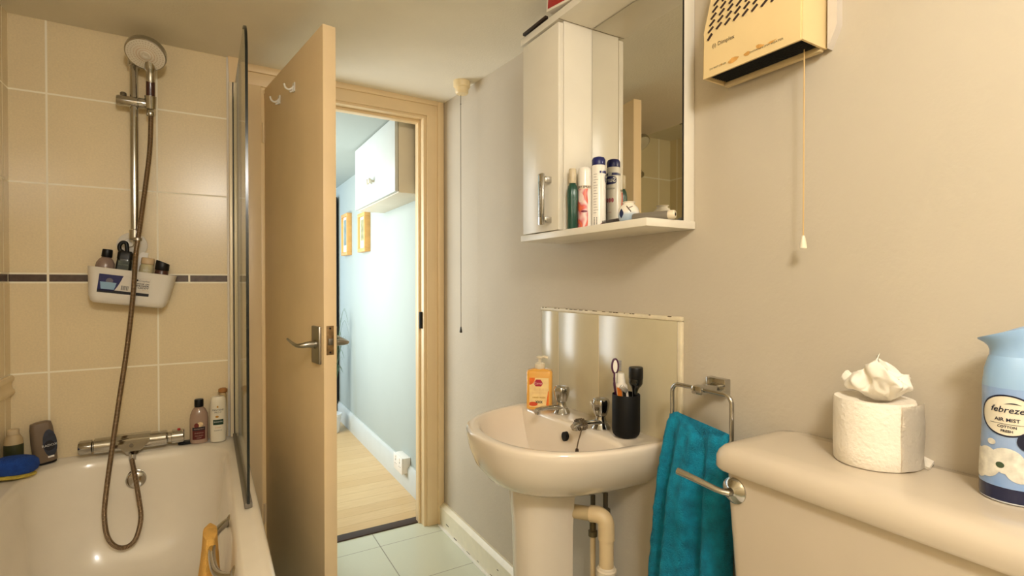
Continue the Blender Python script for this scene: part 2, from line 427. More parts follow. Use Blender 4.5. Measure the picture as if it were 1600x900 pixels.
for hz in (1.78, 0.22):
    bm = NB(); tube([(0.0, -0.004, hz-0.04), (0.0, -0.004, hz+0.04)], 0.0052, 12, bm); box(bm, 0.001, 0.010, -0.0012, 0.0005, hz-0.038, hz+0.038)
    obj('hinge', bm, GLOSS, door, **L)
struct(obj('trim_6', bx(-0.1055, -0.0905, 0.010, 0.022, 0.955, 1.035, 0.001), DARK))   # strike plate in the lining
door_strike = bpy.data.objects['trim_6']

# ------------------------------------------------------------------ bath
bath = thing('bath', 'cream bath along the tiled wall with chrome overflow and grab handle', 'bath', (-1.21, -0.9, 0))
def bath_tub():
    X0, X1, Y0, Y1 = -1.547, -0.866, -1.80, TY-0.001
    def inner(ix, iy, z, r): return rrect(-1.484+ix, -0.927-ix, -1.70+iy*2, -0.106-iy, z, r, 10)
    R = [rrect(X0+.03, X1-.03, Y0+.03, Y1-.03, 0.45, 0.02, 10), rrect(X0, X1, Y0, Y1, 0.53, 0.022, 10), rrect(X0, X1, Y0, Y1, ZB-0.012, 0.022, 10), rrect(X0+.003, X1-.003, Y0+.003, Y1-.003, ZB-0.004, 0.022, 10),
         rrect(X0+.010, X1-.010, Y0+.010, Y1-.004, ZB, 0.024, 10), rrect(X0+.030, X1-.026, Y0+.03, Y1-.014, ZB, 0.04, 10), rrect(X0+.034, X1-.031, Y0+.04, Y1-.017, ZB-0.0025, 0.06, 10)]
    R += [inner(-0.006, -0.006, ZB-0.003, 0.175), inner(0.0, 0.0, ZB-0.007, 0.17), inner(0.007, 0.007, ZB-0.018, 0.165), inner(0.012, 0.012, ZB-0.04, 0.162), inner(0.022, 0.026, 0.42, 0.16), inner(0.036, 0.05, 0.30, 0.155), inner(0.055, 0.085, 0.22, 0.15), inner(0.09, 0.13, 0.178, 0.13), inner(0.14, 0.18, 0.165, 0.10)]
    return loft(R, cap0=False)
obj('tub', bath_tub(), ACRYL, bath, smooth=60)
obj('bath_panel', bx(-0.893, -0.880, -1.78, TY-0.003, 0.0, 0.52, 0.003), WHITEG, bath)
bm = NB()
oc = at(213, 748, y=-0.118)
lathe([(0.043, 0.012), (0.043, 0.004), (0.040, 0.0), (0.031, -0.004), (0.029, -0.016), (0.023, -0.020), (0.001, -0.021)], oc, 36, 'y', bm=bm)
ov = obj('overflow', bm, CHROME, bath)
bm = NB()
pts = catmull([(-0.936, -0.770, 0.530), (-0.955, -0.785, 0.528), (-0.974, -0.825, 0.522), (-0.980, -0.910, 0.518), (-0.974, -1.000, 0.518), (-0.957, -1.045, 0.520), (-0.938, -1.062, 0.522)], 8)
n = len(pts); tube(pts, [0.013-0.005*math.sin(PI*i/(n-1)) for i in range(n)], 16, bm)
for y in (-0.768, -1.064): lathe([(0.001, 0), (0.022, -0.001), (0.020, -0.006), (0.012, -0.012)], (-0.9335, y, 0.527), 24, 'x', bm=bm)
obj('grab_handle', bm, CHROME, bath)
def yellow_cloth():
    # a flannel folded over the grab handle: closed bundle, front and back sheets
    rings = []; n = 40
    for k in range(17):
        t = k/16; z = 0.541-0.30*t; wy = 0.050+0.035*min(1, t*1.6); th = 0.016+0.016*t
        rg = []
        for i in range(n):
            a = 2*PI*i/n; fold = 1+0.28*math.cos(3*a+0.8+t*1.2)*min(1, t*3)
            rg.append(Vector((-0.983-0.012*t+th*fold*math.cos(a), -0.835-0.03*t+wy*math.sin(a)*(1+0.08*math.sin(5*a)), z+0.006*math.sin(2*a)*t)))
        rings.append(rg)
    top = [p.lerp(Vector((-0.981, -0.835, 0.5435)), 0.45)+Vector((0, 0, 0.004)) for p in rings[0]]
    return loft([top]+rings)
yc = tag(obj('face_cloth', yellow_cloth(), M('yellow_terry', (232, 180, 92), 0.95, var=0.10, ns=60, bump=0.9, bs=420)), 'yellow face cloth hung over the grab handle inside the bath', 'cloth')

# ------------------------------------------------------------------ shower screen
sc = thing('shower_screen', 'clear glass bath screen with rounded top corner on a silver wall channel', 'shower screen', (-0.897, TY, ZB))
GX0, GX1 = -0.8975, -0.8915
def glass():
    out = []
    ye, yw, zt, zb, r = -0.822, TY-0.012, 1.888, ZB+0.012, 0.10
    out += [(yw, zb), (ye, zb)]
    for k in range(13):
        a = PI/2*k/12; out.append((ye+r-r*math.cos(a), zt-r+r*math.sin(a)))
    out.append((yw, zt))
    return out
gl = glass()
obj('glass_panel', prism_x(gl, GX0, GX1), GLASS, sc, smooth=10)
edge = gl[1:-1]
bm = NB(); w0 = 0.0016
rings = [[Vector((x, y, z)) for x, y, z in ((GX0-.0004, p[0]-q[0]*.0009, p[1]-q[1]*.0009), (GX1+.0004, p[0]-q[0]*.0009, p[1]-q[1]*.0009), (GX1+.0004, p[0]+q[0]*w0, p[1]+q[1]*w0), (GX0-.0004, p[0]+q[0]*w0, p[1]+q[1]*w0))] for p, q in
         [(p, (lambda dy, dz: (dz, -dy))(*(lambda a, b: ((b[0]-a[0])/math.hypot(b[0]-a[0], b[1]-a[1]), (b[1]-a[1])/math.hypot(b[0]-a[0], b[1]-a[1])))(edge[max(i-1, 0)], edge[min(i+1, len(edge)-1)]))) for i, p in enumerate(edge)]]
obj('glass_edge', loft(rings, bm), GLASSEDGE, sc, smooth=10)
obj('seal_strip', bx(-0.904, -0.885, -0.822, TY-0.02, ZB+0.0005, ZB+0.015, 0.002), M('grey_seal', (120, 112, 100), 0.5), sc)
bm = NB(); box(bm, -0.912, -0.899, TY-0.036, TY, ZB+0.002, 1.953, 0.003); box(bm, -0.897, -0.883, TY-0.036, TY, ZB+0.002, 1.953, 0.003); box(bm, -0.900, -0.896, TY-0.020, TY, ZB+0.002, 1.950)
obj('wall_channel', bm, M('satin_aluminium', (240, 226, 200), 0.35, 0.2, var=0.03), sc)
obj('channel_shade_strip', bx(-0.8992, -0.8968, TY-0.0365, TY-0.021, ZB+0.003, 1.952), BLACKP, sc)  # black strip stands in for the shaded gap between the channel halves
obj('channel_shade_strip', bx(-0.8828, -0.8812, TY-0.030, TY-0.001, ZB+0.003, 1.952), BLACKP, sc)  # second black strip, painting the dark shade line beside the channel
struct(obj('trim_7', prism_y([(-0.914, 2.066), (-0.876, 2.062), (-0.890, 1.958), (-0.910, 1.958)], TY-0.018, TY), GLOSS))

# ------------------------------------------------------------------ shower rail, handset, hose, mixer
RX, RY = -1.206, -0.105
sr = thing('shower_rail', 'chrome riser rail on the tiled wall above the bath', 'shower rail', (RX, TY, 1.32))
obj('pole', cyl((RX, RY, 1.328), (RX, RY, 1.975), 0.0125, 24), CHROME, sr)
for zz in (1.345, 1.955):
    bm = NB(); lathe([(0.014, 0.0), (0.0175, 0.002), (0.0175, 0.034), (0.014, 0.037)], (RX, RY, zz-0.018), 24, bm=bm); tube([(RX, RY, zz), (RX, TY, zz)], 0.013, 20, bm)
    obj('wall_bracket', bm, CHROME, sr)
bm = NB(); lathe([(0.001, 0), (0.016, 0.002), (0.0185, 0.006), (0.0185, 0.062), (0.0175, 0.063), (0.0175, 0.065), (0.0185, 0.066), (0.0185, 0.106), (0.016, 0.110), (0.001, 0.111)], (-1.257, RY-0.003, 1.812), 28, 'x', bm=bm)
sl = obj('slider', bm, CHROME, sr)
bm = NB(); lathe([(0.0095, 0), (0.0095, 0.012), (0.007, 0.015), (0.001, 0.0155)], (-1.236, RY-0.004, 1.826), 16, bm=bm)
obj('release_button', bm, DKMETAL, sl)
bm = NB(); tube([(-1.1575, RY-0.006, 1.797), (-1.157, RY-0.018, 1.838)], 0.0165, 20, bm, r1=0.018)
obj('cradle', bm, CHROME, sl)
# handset
hs = thing('handheld_shower', 'round chrome shower handset with a pale nozzle face, held on the riser rail', 'shower head', (-1.157, -0.115, 1.79))
hd = Vector((-1.164, -0.178, 1.968)); nrm = Vector((-0.10, -0.58, -0.81)).normalized()
rot = Vector((0, 0, -1)).rotation_difference(nrm).to_matrix().to_4x4()
def hl(prof, n=40): return xf(lathe(prof, (0, 0, 0), n), Matrix.Translation(hd) @ rot)
obj('head_shell', hl([(0.0565, -0.0135), (0.0600, -0.0125), (0.0612, -0.006), (0.0598, 0.008), (0.052, 0.018), (0.030, 0.024), (0.012, 0.027), (0.001, 0.0275)], 48), CHROME, hs)
fm = bpy.data.materials.new('nozzle_face'); fm.use_nodes = True
def face_nodes(m):
    k = NT(m); nt = m.node_tree; b = nt.nodes['Principled BSDF']; tc = nt.nodes.new('ShaderNodeTexCoord'); sx = nt.nodes.new('ShaderNodeSeparateXYZ')
    nt.links.new(tc.outputs['UV'], sx.inputs[0]); r = sx.outputs[0]; th = sx.outputs[1]
    dots = k.math('MULTIPLY', k.math('GREATER_THAN', k.math('SINE', k.math('MULTIPLY', th, 2*PI*36)), 0.1), k.math('GREATER_THAN', k.math('SINE', k.math('MULTIPLY', r, 2*PI*7)), 0.0))
    mid = k.math('MULTIPLY', k.math('GREATER_THAN', r, 0.25), k.math('LESS_THAN', r, 0.6))
    c = k.mix(k.math('MULTIPLY', dots, 0.8), lin((232, 222, 204)), k.mix(mid, lin((204, 190, 164)), lin((196, 150, 92))))
    nt.links.new(c, b.inputs['Base Color']); b.inputs['Roughness'].default_value = 0.3
face_nodes(fm)
def nozzle():
    bm = NB(); uvl = bm.loops.layers.uv.new('u'); n = 72; R = [(0.0005, -0.0148), (0.008, -0.0152), (0.010, -0.0165), (0.013, -0.0165), (0.015, -0.0150), (0.034, -0.0150), (0.052, -0.0140), (0.0565, -0.0136)]
    V = [[bm.verts.new((r*math.cos(2*PI*i/n), r*math.sin(2*PI*i/n), z)) for i in range(n)] for r, z in R]
    for a in range(len(R)-1):
        for i in range(n):
            f = bm.faces.new((V[a][i], V[a][(i+1) % n], V[a+1][(i+1) % n], V[a+1][i]))
            for l, (aa, ii) in zip(f.loops, ((a, i), (a, i+1), (a+1, i+1), (a+1, i))): l[uvl].uv = (R[aa][0]/0.0565, ii/n)
    return xf(bm, Matrix.Translation(hd) @ rot)
obj('nozzle_face', nozzle(), fm, hs)
bm = NB(); hb = Vector((-1.157, -0.117, 1.805)); nk = Vector((-1.155, -0.143, 1.918))
tube(catmull([hb, hb+Vector((0, -0.008, 0.035)), nk.lerp(hb, 0.35), nk, hd-nrm*0.010+Vector((.006, .012, -.012))], 8), [0.0125]*9+[0.0120]*8+[0.0125]*8+[0.017]*8, 18, bm)
obj('handle', bm, CHROME, hs)
q0 = hb+Vector((0.0005, -0.009, 0.032)); bm = NB(); tube(catmull([q0, nk.lerp(hb, 0.35)+Vector((0, 0, 0.006))], 6), 0.0135, 18, bm)
obj('grip', bm, M('dark_red_grip', (66, 26, 20), 0.3, coat=0.4), hs)
bm = NB(); lathe([(0.010, 0), (0.012, 0.003), (0.012, 0.02), (0.009, 0.026)], (-1.1575, -0.1130, 1.768), 20, bm=bm)
obj('hose_nut', bm, CHROME, hs)
# hose
hp = [at(236, 178, y=-0.113), at(234, 235, y=-0.118), at(226, 300, y=-0.125), at(217, 365, y=-0.13), at(212, 400, y=-0.172), at(208, 460, y=-0.180), at(199, 540, y=-0.178), at(187, 620, y=-0.175), at(176, 695, y=-0.178), at(167, 760, y=-0.19), at(163, 808, y=-0.20), at(170, 843, y=-0.205), at(189, 856, y=-0.205), at(210, 845, y=-0.205), at(220, 812, y=-0.20), at(217, 780, y=-0.19), at(211, 745, y=-0.165), at(206, 718, y=-0.130)]
hosem = bpy.data.materials.new('hose_steel'); hosem.use_nodes = True
def hose_nodes(m):
    k = NT(m); nt = m.node_tree; b = nt.nodes['Principled BSDF']; b.inputs['Metallic'].default_value = 0.9; b.inputs['Roughness'].default_value = 0.3
    uv = nt.nodes.new('ShaderNodeUVMap'); sx = nt.nodes.new('ShaderNodeSeparateXYZ'); nt.links.new(uv.outputs[0], sx.inputs[0])
    s = k.math('SINE', k.math('MULTIPLY', sx.outputs[0], 2*PI/0.004))
    nt.links.new(k.mix(k.math('MULTIPLY_ADD', s, 0.5, 0.5), lin((92, 72, 54)), lin((178, 156, 130))), b.inputs['Base Color'])
    bp = nt.nodes.new('ShaderNodeBump'); bp.inputs['Strength'].default_value = 0.6; bp.inputs['Distance'].default_value = 0.001
    nt.links.new(s, bp.inputs['Height']); nt.links.new(bp.outputs[0], b.inputs['Normal'])
hose_nodes(hosem)
def hose(pts, r, n=12):
    P = catmull(pts, 10); bm = tube(P, r, n); uvl = bm.loops.layers.uv.new('u'); L = [0.0]
    for a, b in zip(P, P[1:]): L.append(L[-1]+(b-a).length)
    bm.verts.ensure_lookup_table(); bm.verts.index_update()
    for f in bm.faces:
        for l in f.loops: l[uvl].uv = (L[min(l.vert.index//n, len(L)-1)], 0)
    return bm
ho = tag(obj('shower_hose', hose(hp, 0.0075), hosem), 'long flexible metal shower hose looping down into the bath', 'hose')
hr = plab(obj('retaining_clip', xf(lathe([(0.011, -0.006), (0.013, -0.004), (0.013, 0.004), (0.011, 0.006)], (0, 0, 0), 20), Matrix.Translation(at(215, 374, y=-0.135))), BRUSHED, ho), 'small metal ring clip')
# bar mixer
mx = thing('bar_mixer_tap', 'chrome thermostatic bar shower mixer above the end of the bath', 'mixer tap', (-1.215, TY, 0.60))
MY, MZ = -0.103, 0.6135
bm = NB(); lathe([(0.021, -1.325), (0.0265, -1.322), (0.0265, -1.118), (0.023, -1.114)], (0, MY, MZ), 28, 'x', bm=bm)
# Y shaped centre body over the outlet
loft([[Vector((x, y, MZ+0.0275)) for x, y in ((-1.262, MY-0.012), (-1.165, MY-0.012), (-1.165, MY+0.014), (-1.262, MY+0.014))],
      [Vector((x, y, MZ+0.002)) for x, y in ((-1.262, MY-0.031), (-1.165, MY-0.031), (-1.165, MY+0.018), (-1.262, MY+0.018))],
      [Vector((x, y, MZ-0.026)) for x, y in ((-1.238, MY-0.031), (-1.192, MY-0.031), (-1.192, MY+0.012), (-1.238, MY+0.012))],
      [Vector((x, y, MZ-0.040)) for x, y in ((-1.231, MY-0.020), (-1.203, MY-0.020), (-1.203, MY+0.004), (-1.231, MY+0.004))]], bm)
obj('mixer_body', bm, CHROME, mx, smooth=30)
bm = NB(); lathe([(0.001, -1.366), (0.021, -1.365), (0.0240, -1.361), (0.0240, -1.330), (0.017, -1.327), (0.017, -1.318)], (0, MY, MZ), 24, 'x', bm=bm)
obj('flow_knob', bm, CHROME, mx)
bm = NB(); lathe([(0.018, -1.114), (0.019, -1.110), (0.019, -1.102), (0.0245, -1.100), (0.0245, -1.066), (0.021, -1.062), (0.001, -1.061)], (0, MY, MZ), 24, 'x', bm=bm)
tk = obj('temperature_knob', bm, CHROME, mx)
plab(obj('safety_button', lathe([(0.005, 0), (0.005, 0.006), (0.001, 0.007)], (-1.079, MY-0.004, MZ+0.022), 14), RED, tk), 'small red button')
bm = NB(); disc_c = at(205.5, 685, y=MY-0.0225)
lathe([(0.001, -0.001), (0.006, -0.0005), (0.007, 0.001), (0.007, 0.002)], (disc_c.x, MY-0.0315, MZ-0.006), 16, 'y', sy=1.0, bm=bm)
obj('badge', bm, DKMETAL, mx)
bm = NB(); tube([(-1.217, MY-0.008, MZ-0.036), (-1.217, MY-0.012, MZ-0.062)], 0.011, 16, bm)
obj('outlet', bm, CHROME, mx)
for x in (-1.305, -1.135):
    bm = NB(); tube([(x, MY, MZ-0.010), (x, TY, MZ-0.010)], 0.012, 18, bm); lathe([(0.020, 0.0), (0.020, -0.004), (0.016, -0.008), (0.013, -0.009)], (x, TY, MZ-0.012), 24, 'y', bm=bm)
    obj('wall_union', bm, CHROME, mx)

# ------------------------------------------------------------------ shower caddy and its bottles (hangs tilted from a suction hook)
TILT = 0.135
CX, CZ = -1.206, 1.310
cad = thing('shower_caddy', 'white plastic basket hanging crooked from a suction hook on the tiles', 'shower caddy', (CX, TY, CZ), (0, TILT, 0))
def caddy_basket():
    R = lambda hw, y0, y1, z, r: rrect(-hw+0.010, hw+0.010, y0, y1, z, r, 8)
    f, b = -0.112, -0.006
    return loft([R(0.098, f+0.018, b-0.008, -0.213, 0.02), R(0.1060, f+0.008, b-0.002, -0.206, 0.024), R(0.1120, f+0.004, b, -0.190, 0.026), R(0.1260, f, b, -0.095, 0.028), R(0.1275, f-0.001, b, -0.093, 0.028), R(0.1255, f+0.002, b-0.003, -0.0925, 0.026), R(0.1225, f+0.004, b-0.004, -0.098, 0.024), R(0.1090, f+0.008, b-0.005, -0.190, 0.022), R(0.105, f+0.014, b-0.008, -0.204, 0.02)])
obj('basket', caddy_basket(), WPLAS, cad, smooth=50, **L)
bm = NB(); lathe([(0.046, 0.0), (0.045, -0.004), (0.036, -0.009), (0.020, -0.013), (0.001, -0.014)], (-.014, 0, 0), 40, 'y', bm=bm)
sd = obj('suction_disc', bm, WPLAS, cad, **L)
bm = NB(); lathe([(0.016, -0.012), (0.016, -0.026), (0.014, -0.029), (0.001, -0.030)], (-0.022, 0, 0.006), 28, 'y', bm=bm)
obj('locking_knob', bm, WPLAS, sd, **L)
bm = NB(); box(bm, -0.018, 0.038, -0.008, -0.003, -0.2, -0.02, 0.002)
obj('back_strap', bm, WPLAS, cad, **L)
CR = Matrix.Translation((CX, TY, CZ)) @ Matrix.Rotation(TILT, 4, 'Y')
fr = lambda u, v: CR @ Vector((0.010+u, -0.1084-0.0046*min(1, max(0, v)/0.095)-0.0006, -0.190+v))
lab = patch('label', -0.088, 0.056, 0.014, 0.076, fr, M('caddy_label_paper', (226, 218, 206), 0.5), cad, 2, 2)
patch('label_picture', -0.088, -0.022, 0.020, 0.076, lift(fr, 0.0004), NAVY, lab, 48, 40, inside=lambda a, b: a < 0.62+0.38*b**0.6)
patch('label_footer', -0.088, 0.056, 0.014, 0.024, lift(fr, 0.0004), INK, lab, 2, 1)
patch('pictured_basket', -0.083, -0.038, 0.026, 0.050, lift(fr, 0.0008), M('pale_blue_ink', (140, 176, 206), 0.5), lab, 48, 24, inside=lambda a, b: abs(a-.5) < .40+.1*b)
disc('pictured_bottle', -0.058, 0.055, 0.010, 0.009, lift(fr, 0.0007), M('grey_ink', (110, 104, 120), 0.5), lab, 16, 2)
bm = NB()
for k in range(9):
    x = -0.024+k*0.0024; wdt = 0.0009 if k % 3 else 0.0014
    a = [lift(fr, 0.0005)(x, 0.028), lift(fr, 0.0005)(x+wdt, 0.028), lift(fr, 0.0005)(x+wdt, 0.043), lift(fr, 0.0005)(x, 0.043)]
    bm.faces.new([bm.verts.new(p) for p in a])
obj('barcode', bm, INK, lab, recalc=False)
disc('brand_mark', 0.018, 0.067, 0.003, 0.0035, lift(fr, 0.0005), INK, lab, 12, 1)
text('lettering', 'Croydex', 0.0085, 0.038, 0.066, lift(fr, 0.0005), INK, lab)
for s_, v_, z_ in (('HOOK ON', 0.0062, 0.0555), ('SHOWER', 0.0078, 0.0485), ('CADDY', 0.0078, 0.0415)):
    text('lettering', s_, v_, 0.053, z_, lift(fr, 0.0005), INK, lab, 'RIGHT', bold=0.03, sx=1.15)
text('lettering', 'Rust free', 0.0045, 0.053, 0.034, lift(fr, 0.0005), GOLD, lab, 'RIGHT')
CR = Matrix.Translation((CX, TY, CZ)) @ Matrix.Rotation(TILT, 4, 'Y')
def in_caddy(name, label, x, y, cat='bottle', rot=None):
    t = thing(name, label, cat, (0, 0, 0), group='bottles in the shower caddy')
    p = CR @ Vector((x, y, -0.203)); t.location = p; t.rotation_euler = (0, TILT if rot is None else rot, 0); return t
t = in_caddy('shampoo_bottle', 'round shouldered lilac bottle with black cap at the left end of the shower caddy', -0.074, -0.055)
obj('bottle', lathe([(0.0175, 0), (0.0200, 0.004), (0.0275, 0.075), (0.0275, 0.112), (0.026, 0.127), (0.019, 0.140), (0.0125, 0.146), (0.0125, 0.150)], n=32, sy=.85), M('lilac_gel', (152, 128, 116), 0.25, var=0.08, coat=0.3), t, **L)
obj('cap', lathe([(0.0145, 0.147), (0.0155, 0.149), (0.0150, 0.170), (0.0140, 0.1745), (0.001, 0.1755)], n=28), BLACKP, t, **L)
t = in_caddy('shower_gel_bottle', 'tall black hanging bottle with a hook loop cap in the middle of the shower caddy', -0.023, -0.050)
obj('bottle', loft([rrect(-.020, .020, -.017, .017, 0, .012), rrect(-.0225, .0225, -.020, .020, .005, .014), rrect(-.0225, .0225, -.020, .020, .125, .014), rrect(-.0215, .0215, -.017, .017, .150, .012)]), M('green_black_gel', (26, 32, 24), 0.2, var=0.15), t, **L)
obj('cap', loft([rrect(-.0225, .0225, -.018, .018, .148, .012), rrect(-.0225, .0225, -.018, .018, .170, .012), rrect(-.018, .016, -.014, .014, .177, .010)]), BLACKP, t, **L)
def loop_ring():
    P = [(-0.008, 0, .172), (-0.019, 0, .180), (-0.021, 0, .194), (-0.015, 0, .206), (-0.004, 0, .205), (0.000, 0, .192), (0.003, 0, .176)]
    return tube(catmull(P, 5), 0.0062, 10)
obj('hook_loop', loop_ring(), BLACKP, t, **L)
f_ = lambda u, v: CR @ Vector((-0.023+u, -0.050-0.0206, -0.203+v))
lb = patch('label', -.016, .016, .086, .142, f_, M('dark_green_label', (40, 50, 36), 0.4, var=0.35, ns=70), t, 2, 2)
text('lettering', 'SHOWER', 0.0070, 0, .128, lift(f_, .0004), M('pale_green_ink', (130, 138, 110), 0.5), lb)
t = in_caddy('body_wash_bottle', 'cloudy white translucent bottle with a pinkish lid in the shower caddy behind the hose', 0.044, -0.058)
obj('bottle', lathe([(0.020, 0), (0.0225, 0.004), (0.0225, 0.115), (0.0215, 0.122), (0.022, 0.128), (0.019, 0.138), (0.016, 0.142)], n=30), M('cloudy_plastic', (206, 196, 158), 0.35, var=0.05, sss=0.1), t, **L)
obj('lid', lathe([(0.018, 0.140), (0.0205, 0.142), (0.0205, 0.160), (0.018, 0.163), (0.001, 0.164)], n=28), M('pinkish_lid', (214, 186, 148), 0.4), t, **L)
f_ = around(-PI/2, (0.044, -0.058, -0.203), 0.0225)
fw_ = lambda u, v: CR @ f_(u, v)
text('lettering', 'BATH', 0.0080, 0.002, .118, lift(fw_, .0003), WHITEI, t)
t = in_caddy('body_lotion_bottle', 'squat brown bottle with slanted black cap at the right end of the shower caddy', 0.089, -0.055)
obj('bottle', lathe([(0.019, 0), (0.0205, 0.004), (0.0205, 0.120), (0.018, 0.126)], n=28, sy=.8), M('brown_red_bottle', (92, 56, 44), 0.3, var=0.2), t, **L)
def slant_cap():
    bm = lathe([(0.0205, 0.125), (0.0215, 0.127), (0.0215, 0.158), (0.020, 0.161), (0.001, 0.1615)], n=30, sy=.85)
    for v in bm.verts:
        if v.co.z > 0.15: v.co.z -= (v.co.x+0.02)*0.28
    return bm
obj('cap', slant_cap(), BLACKP, t, **L)

# ------------------------------------------------------------------ bottles, sponge and dish on the bath
def bottle_at(name, label, x, y, z=ZB+0.0005, cat='bottle', rz=0, rx=0):
    return thing(name, label, cat, (x, y, z), (rx, 0, rz))
# right corner
t = bottle_at('shampoo_bottle', 'clear lilac bottle with dark red label on the bath rim beside the mixer', -1.016, -0.088)
obj('bottle', lathe([(0.027, 0), (0.030, 0.004), (0.030, 0.090), (0.028, 0.108), (0.022, 0.124), (0.014, 0.134), (0.012, 0.137)], n=32, sy=.7), M('lilac_clear', (170, 142, 124), 0.18, var=0.1, coat=0.4), t, **L)
obj('cap', lathe([(0.0145, 0.135), (0.0150, 0.137), (0.0150, 0.160), (0.0140, 0.163), (0.001, 0.1635)], n=26), BLACKP, t, **L)
f_ = lambda u, v: Vector((-1.016+0.0302*math.sin(u/0.0302), -0.088-0.7*0.0302*math.cos(u/0.0302), ZB+v))
lb = patch('label', -.023, .021, .016, .060, lift(f_, .0004), M('maroon_label', (92, 26, 24), 0.4, var=0.1), t, 10, 2)
patch('label_band', -.023, .021, .050, .062, lift(f_, .0007), INK, lb, 10, 1)
disc('fruit_picture', .004, .072, .010, .009, lift(f_, .0004), M('coconut_print', (224, 196, 150), 0.5, var=0.2, ns=120), lb, 18, 2)
disc('fruit_picture', -.008, .068, .008, .010, lift(f_, .0005), M('berry_print', (110, 34, 28), 0.5), lb, 18, 2)
for s_, v_ in (('PEPPERMINT', .055), ('SHAMPOO', .040), ('NOURISH', .030), ('CARE', .022)):
    text('lettering', s_, .0062, 0, v_, lift(f_, .0009), M('faded_ink', (188, 150, 136), 0.5), lb)
t = bottle_at('conditioner_bottle', 'white bottle with green band standing in the bath corner next to the screen channel', -0.9535, -0.104)
def pant():
    P = [(.018, .024, 0), (.0205, .027, .004), (.0215, .028, .05), (.0215, .0275, .10), (.020, .026, .15), (.0190, .0245, .162), (.016, .020, .170)]
    return loft([[Vector((sx*math.cos(2*PI*i/32), sy*math.sin(2*PI*i/32), z)) for i in range(32)] for sy, sx, z in P])
obj('bottle', pant(), M('pearl_white', (234, 226, 206), 0.3, var=0.02, coat=0.2), t, **L)
f_ = lambda u, v: Vector((-0.9535+0.0280*math.sin(u/0.028), -0.104-0.0217*math.cos(u/0.028), ZB+v))
lb = patch('label', -.018, .018, .066, .086, lift(f_, .0003), M('bottle_green', (18, 58, 44), 0.4), t, 10, 2)
for s_, z_, v_, mm in (('PANTENE', .0092, .122, INK), ('PRO-V', .0080, .113, INK), ('SMOOTH', .0070, .077, WHITEI), ('& SLEEK', .0056, .056, GOLD), ('SHAMPOO', .0056, .045, INK)):
    text('lettering', s_, z_, -.001, v_, lift(f_, .0006), mm, lb)
disc('crest', -.002, .134, .003, .004, lift(f_, .0004), GOLD, lb, 12, 1); disc('crest', -.004, .097, .006, .004, lift(f_, .0004), GOLD, lb, 12, 1)
t = bottle_at('pump_bottle', 'slim clear bottle with a tan top behind the white bottle in the bath corner', -0.937, -0.071)
obj('bottle', lathe([(0.011, 0), (0.013, 0.003), (0.013, 0.165), (0.010, 0.178)], n=20), M('clear_tan', (196, 170, 124), 0.25), t, **L)
obj('cap', lathe([(0.012, 0.176), (0.016, 0.180), (0.0155, 0.190), (0.010, 0.194), (0.001, 0.195)], n=20), M('tan_cap', (170, 116, 60), 0.4), t, **L)
t = thing('bath_plug', 'small black rubber plug lying on the bath rim under the mixer knob', 'plug', (-1.058, -0.083, ZB+.0005))
obj('stopper', loft([rrect(-.024, .024, -.012, .012, 0, .008), rrect(-.026, .026, -.014, .014, .005, .010), rrect(-.020, .020, -.010, .010, .011, .008)]), BLACKP, t, **L)
# left corner
t = thing('body_wash_bottle', 'grey tilted flat bottle with dark round label in the left corner of the bath', 'bottle', (-1.452, -0.090, ZB+.0005), (0, -0.10, 0.35))
obj('bottle', loft([rrect(-.026, .026, -.015, .015, 0.004, .013), rrect(-.030, .030, -.019, .019, .010, .016), rrect(-.031, .031, -.019, .019, .070, .016), rrect(-.029, .029, -.018, .018, .120, .015), rrect(-.026, .026, -.015, .015, .137, .013), rrect(-.012, .018, -.008, .008, .141, .007)]), M('grey_bottle', (122, 104, 86), 0.4, var=0.1), t, **L)
obj('cap', loft([rrect(-.027, .027, -.016, .016, 0.0005, .013), rrect(-.028, .028, -.017, .017, .009, .014), rrect(-.027, .027, -.016, .016, .0125, .013)]), BLACKP, t, **L)
RB = Matrix.Translation((-1.452, -0.090, ZB+.0005)) @ bpy.data.objects[t.name].rotation_euler.to_matrix().to_4x4()
f_ = lambda u, v: RB @ Vector((u, -0.0197, v))
lb = disc('label', .014, .068, .018, .046, f_, M('blue_black_label', (44, 52, 70), 0.4, var=0.4, ns=50), t, 24, 3)
disc('logo', .012, .060, .014, .017, lift(f_, .0004), INK, lb, 20, 2)
text('lettering', 'RADOX', .011, .012, .061, lift(f_, .0008), WHITEI, lb)
patch('volume_mark', .004, .020, .020, .026, lift(f_, .0006), WHITEI, lb, 1, 1)
t = bottle_at('bubble_bath_bottle', 'frosted bottle with dark green liquid behind the blue sponge', -1.520, -0.140)
obj('bottle', lathe([(0.020, 0), (0.024, 0.004), (0.024, 0.084), (0.0235, 0.088)], n=26), M('dark_green_liquid', (50, 54, 30), 0.3, var=0.3, ns=40), t, **L)
obj('shoulder', lathe([(0.0235, 0.088), (0.022, 0.104), (0.016, 0.116), (0.012, 0.120)], n=26), M('frosted', (190, 168, 130), 0.5), t, **L)
obj('cap', lathe([(0.0135, 0.118), (0.0145, 0.120), (0.014, 0.134), (0.001, 0.136)], n=22), M('cream_cap', (214, 194, 158), 0.4), t, **L)
def sponge(z0, z1, s, seedv):
    bm = NB(); rings = []
    for k, (f, z) in enumerate(((.80, z0), (.95, z0+(z1-z0)*.15), (1, z0+(z1-z0)*.4), (.93, z0+(z1-z0)*.7), (.75, z0+(z1-z0)*.9), (.45, z1), (.15, z1+.001))):
        rg = []
        for i in range(36):
            a = 2*PI*i/36; rr = s*f*(1+0.12*math.cos(2*a)+0.05*math.sin(3*a))
            rg.append(Vector((rr*1.05*math.cos(a), rr*0.8*math.sin(a), z)))
        rings.append(rg)
    return loft(rings)
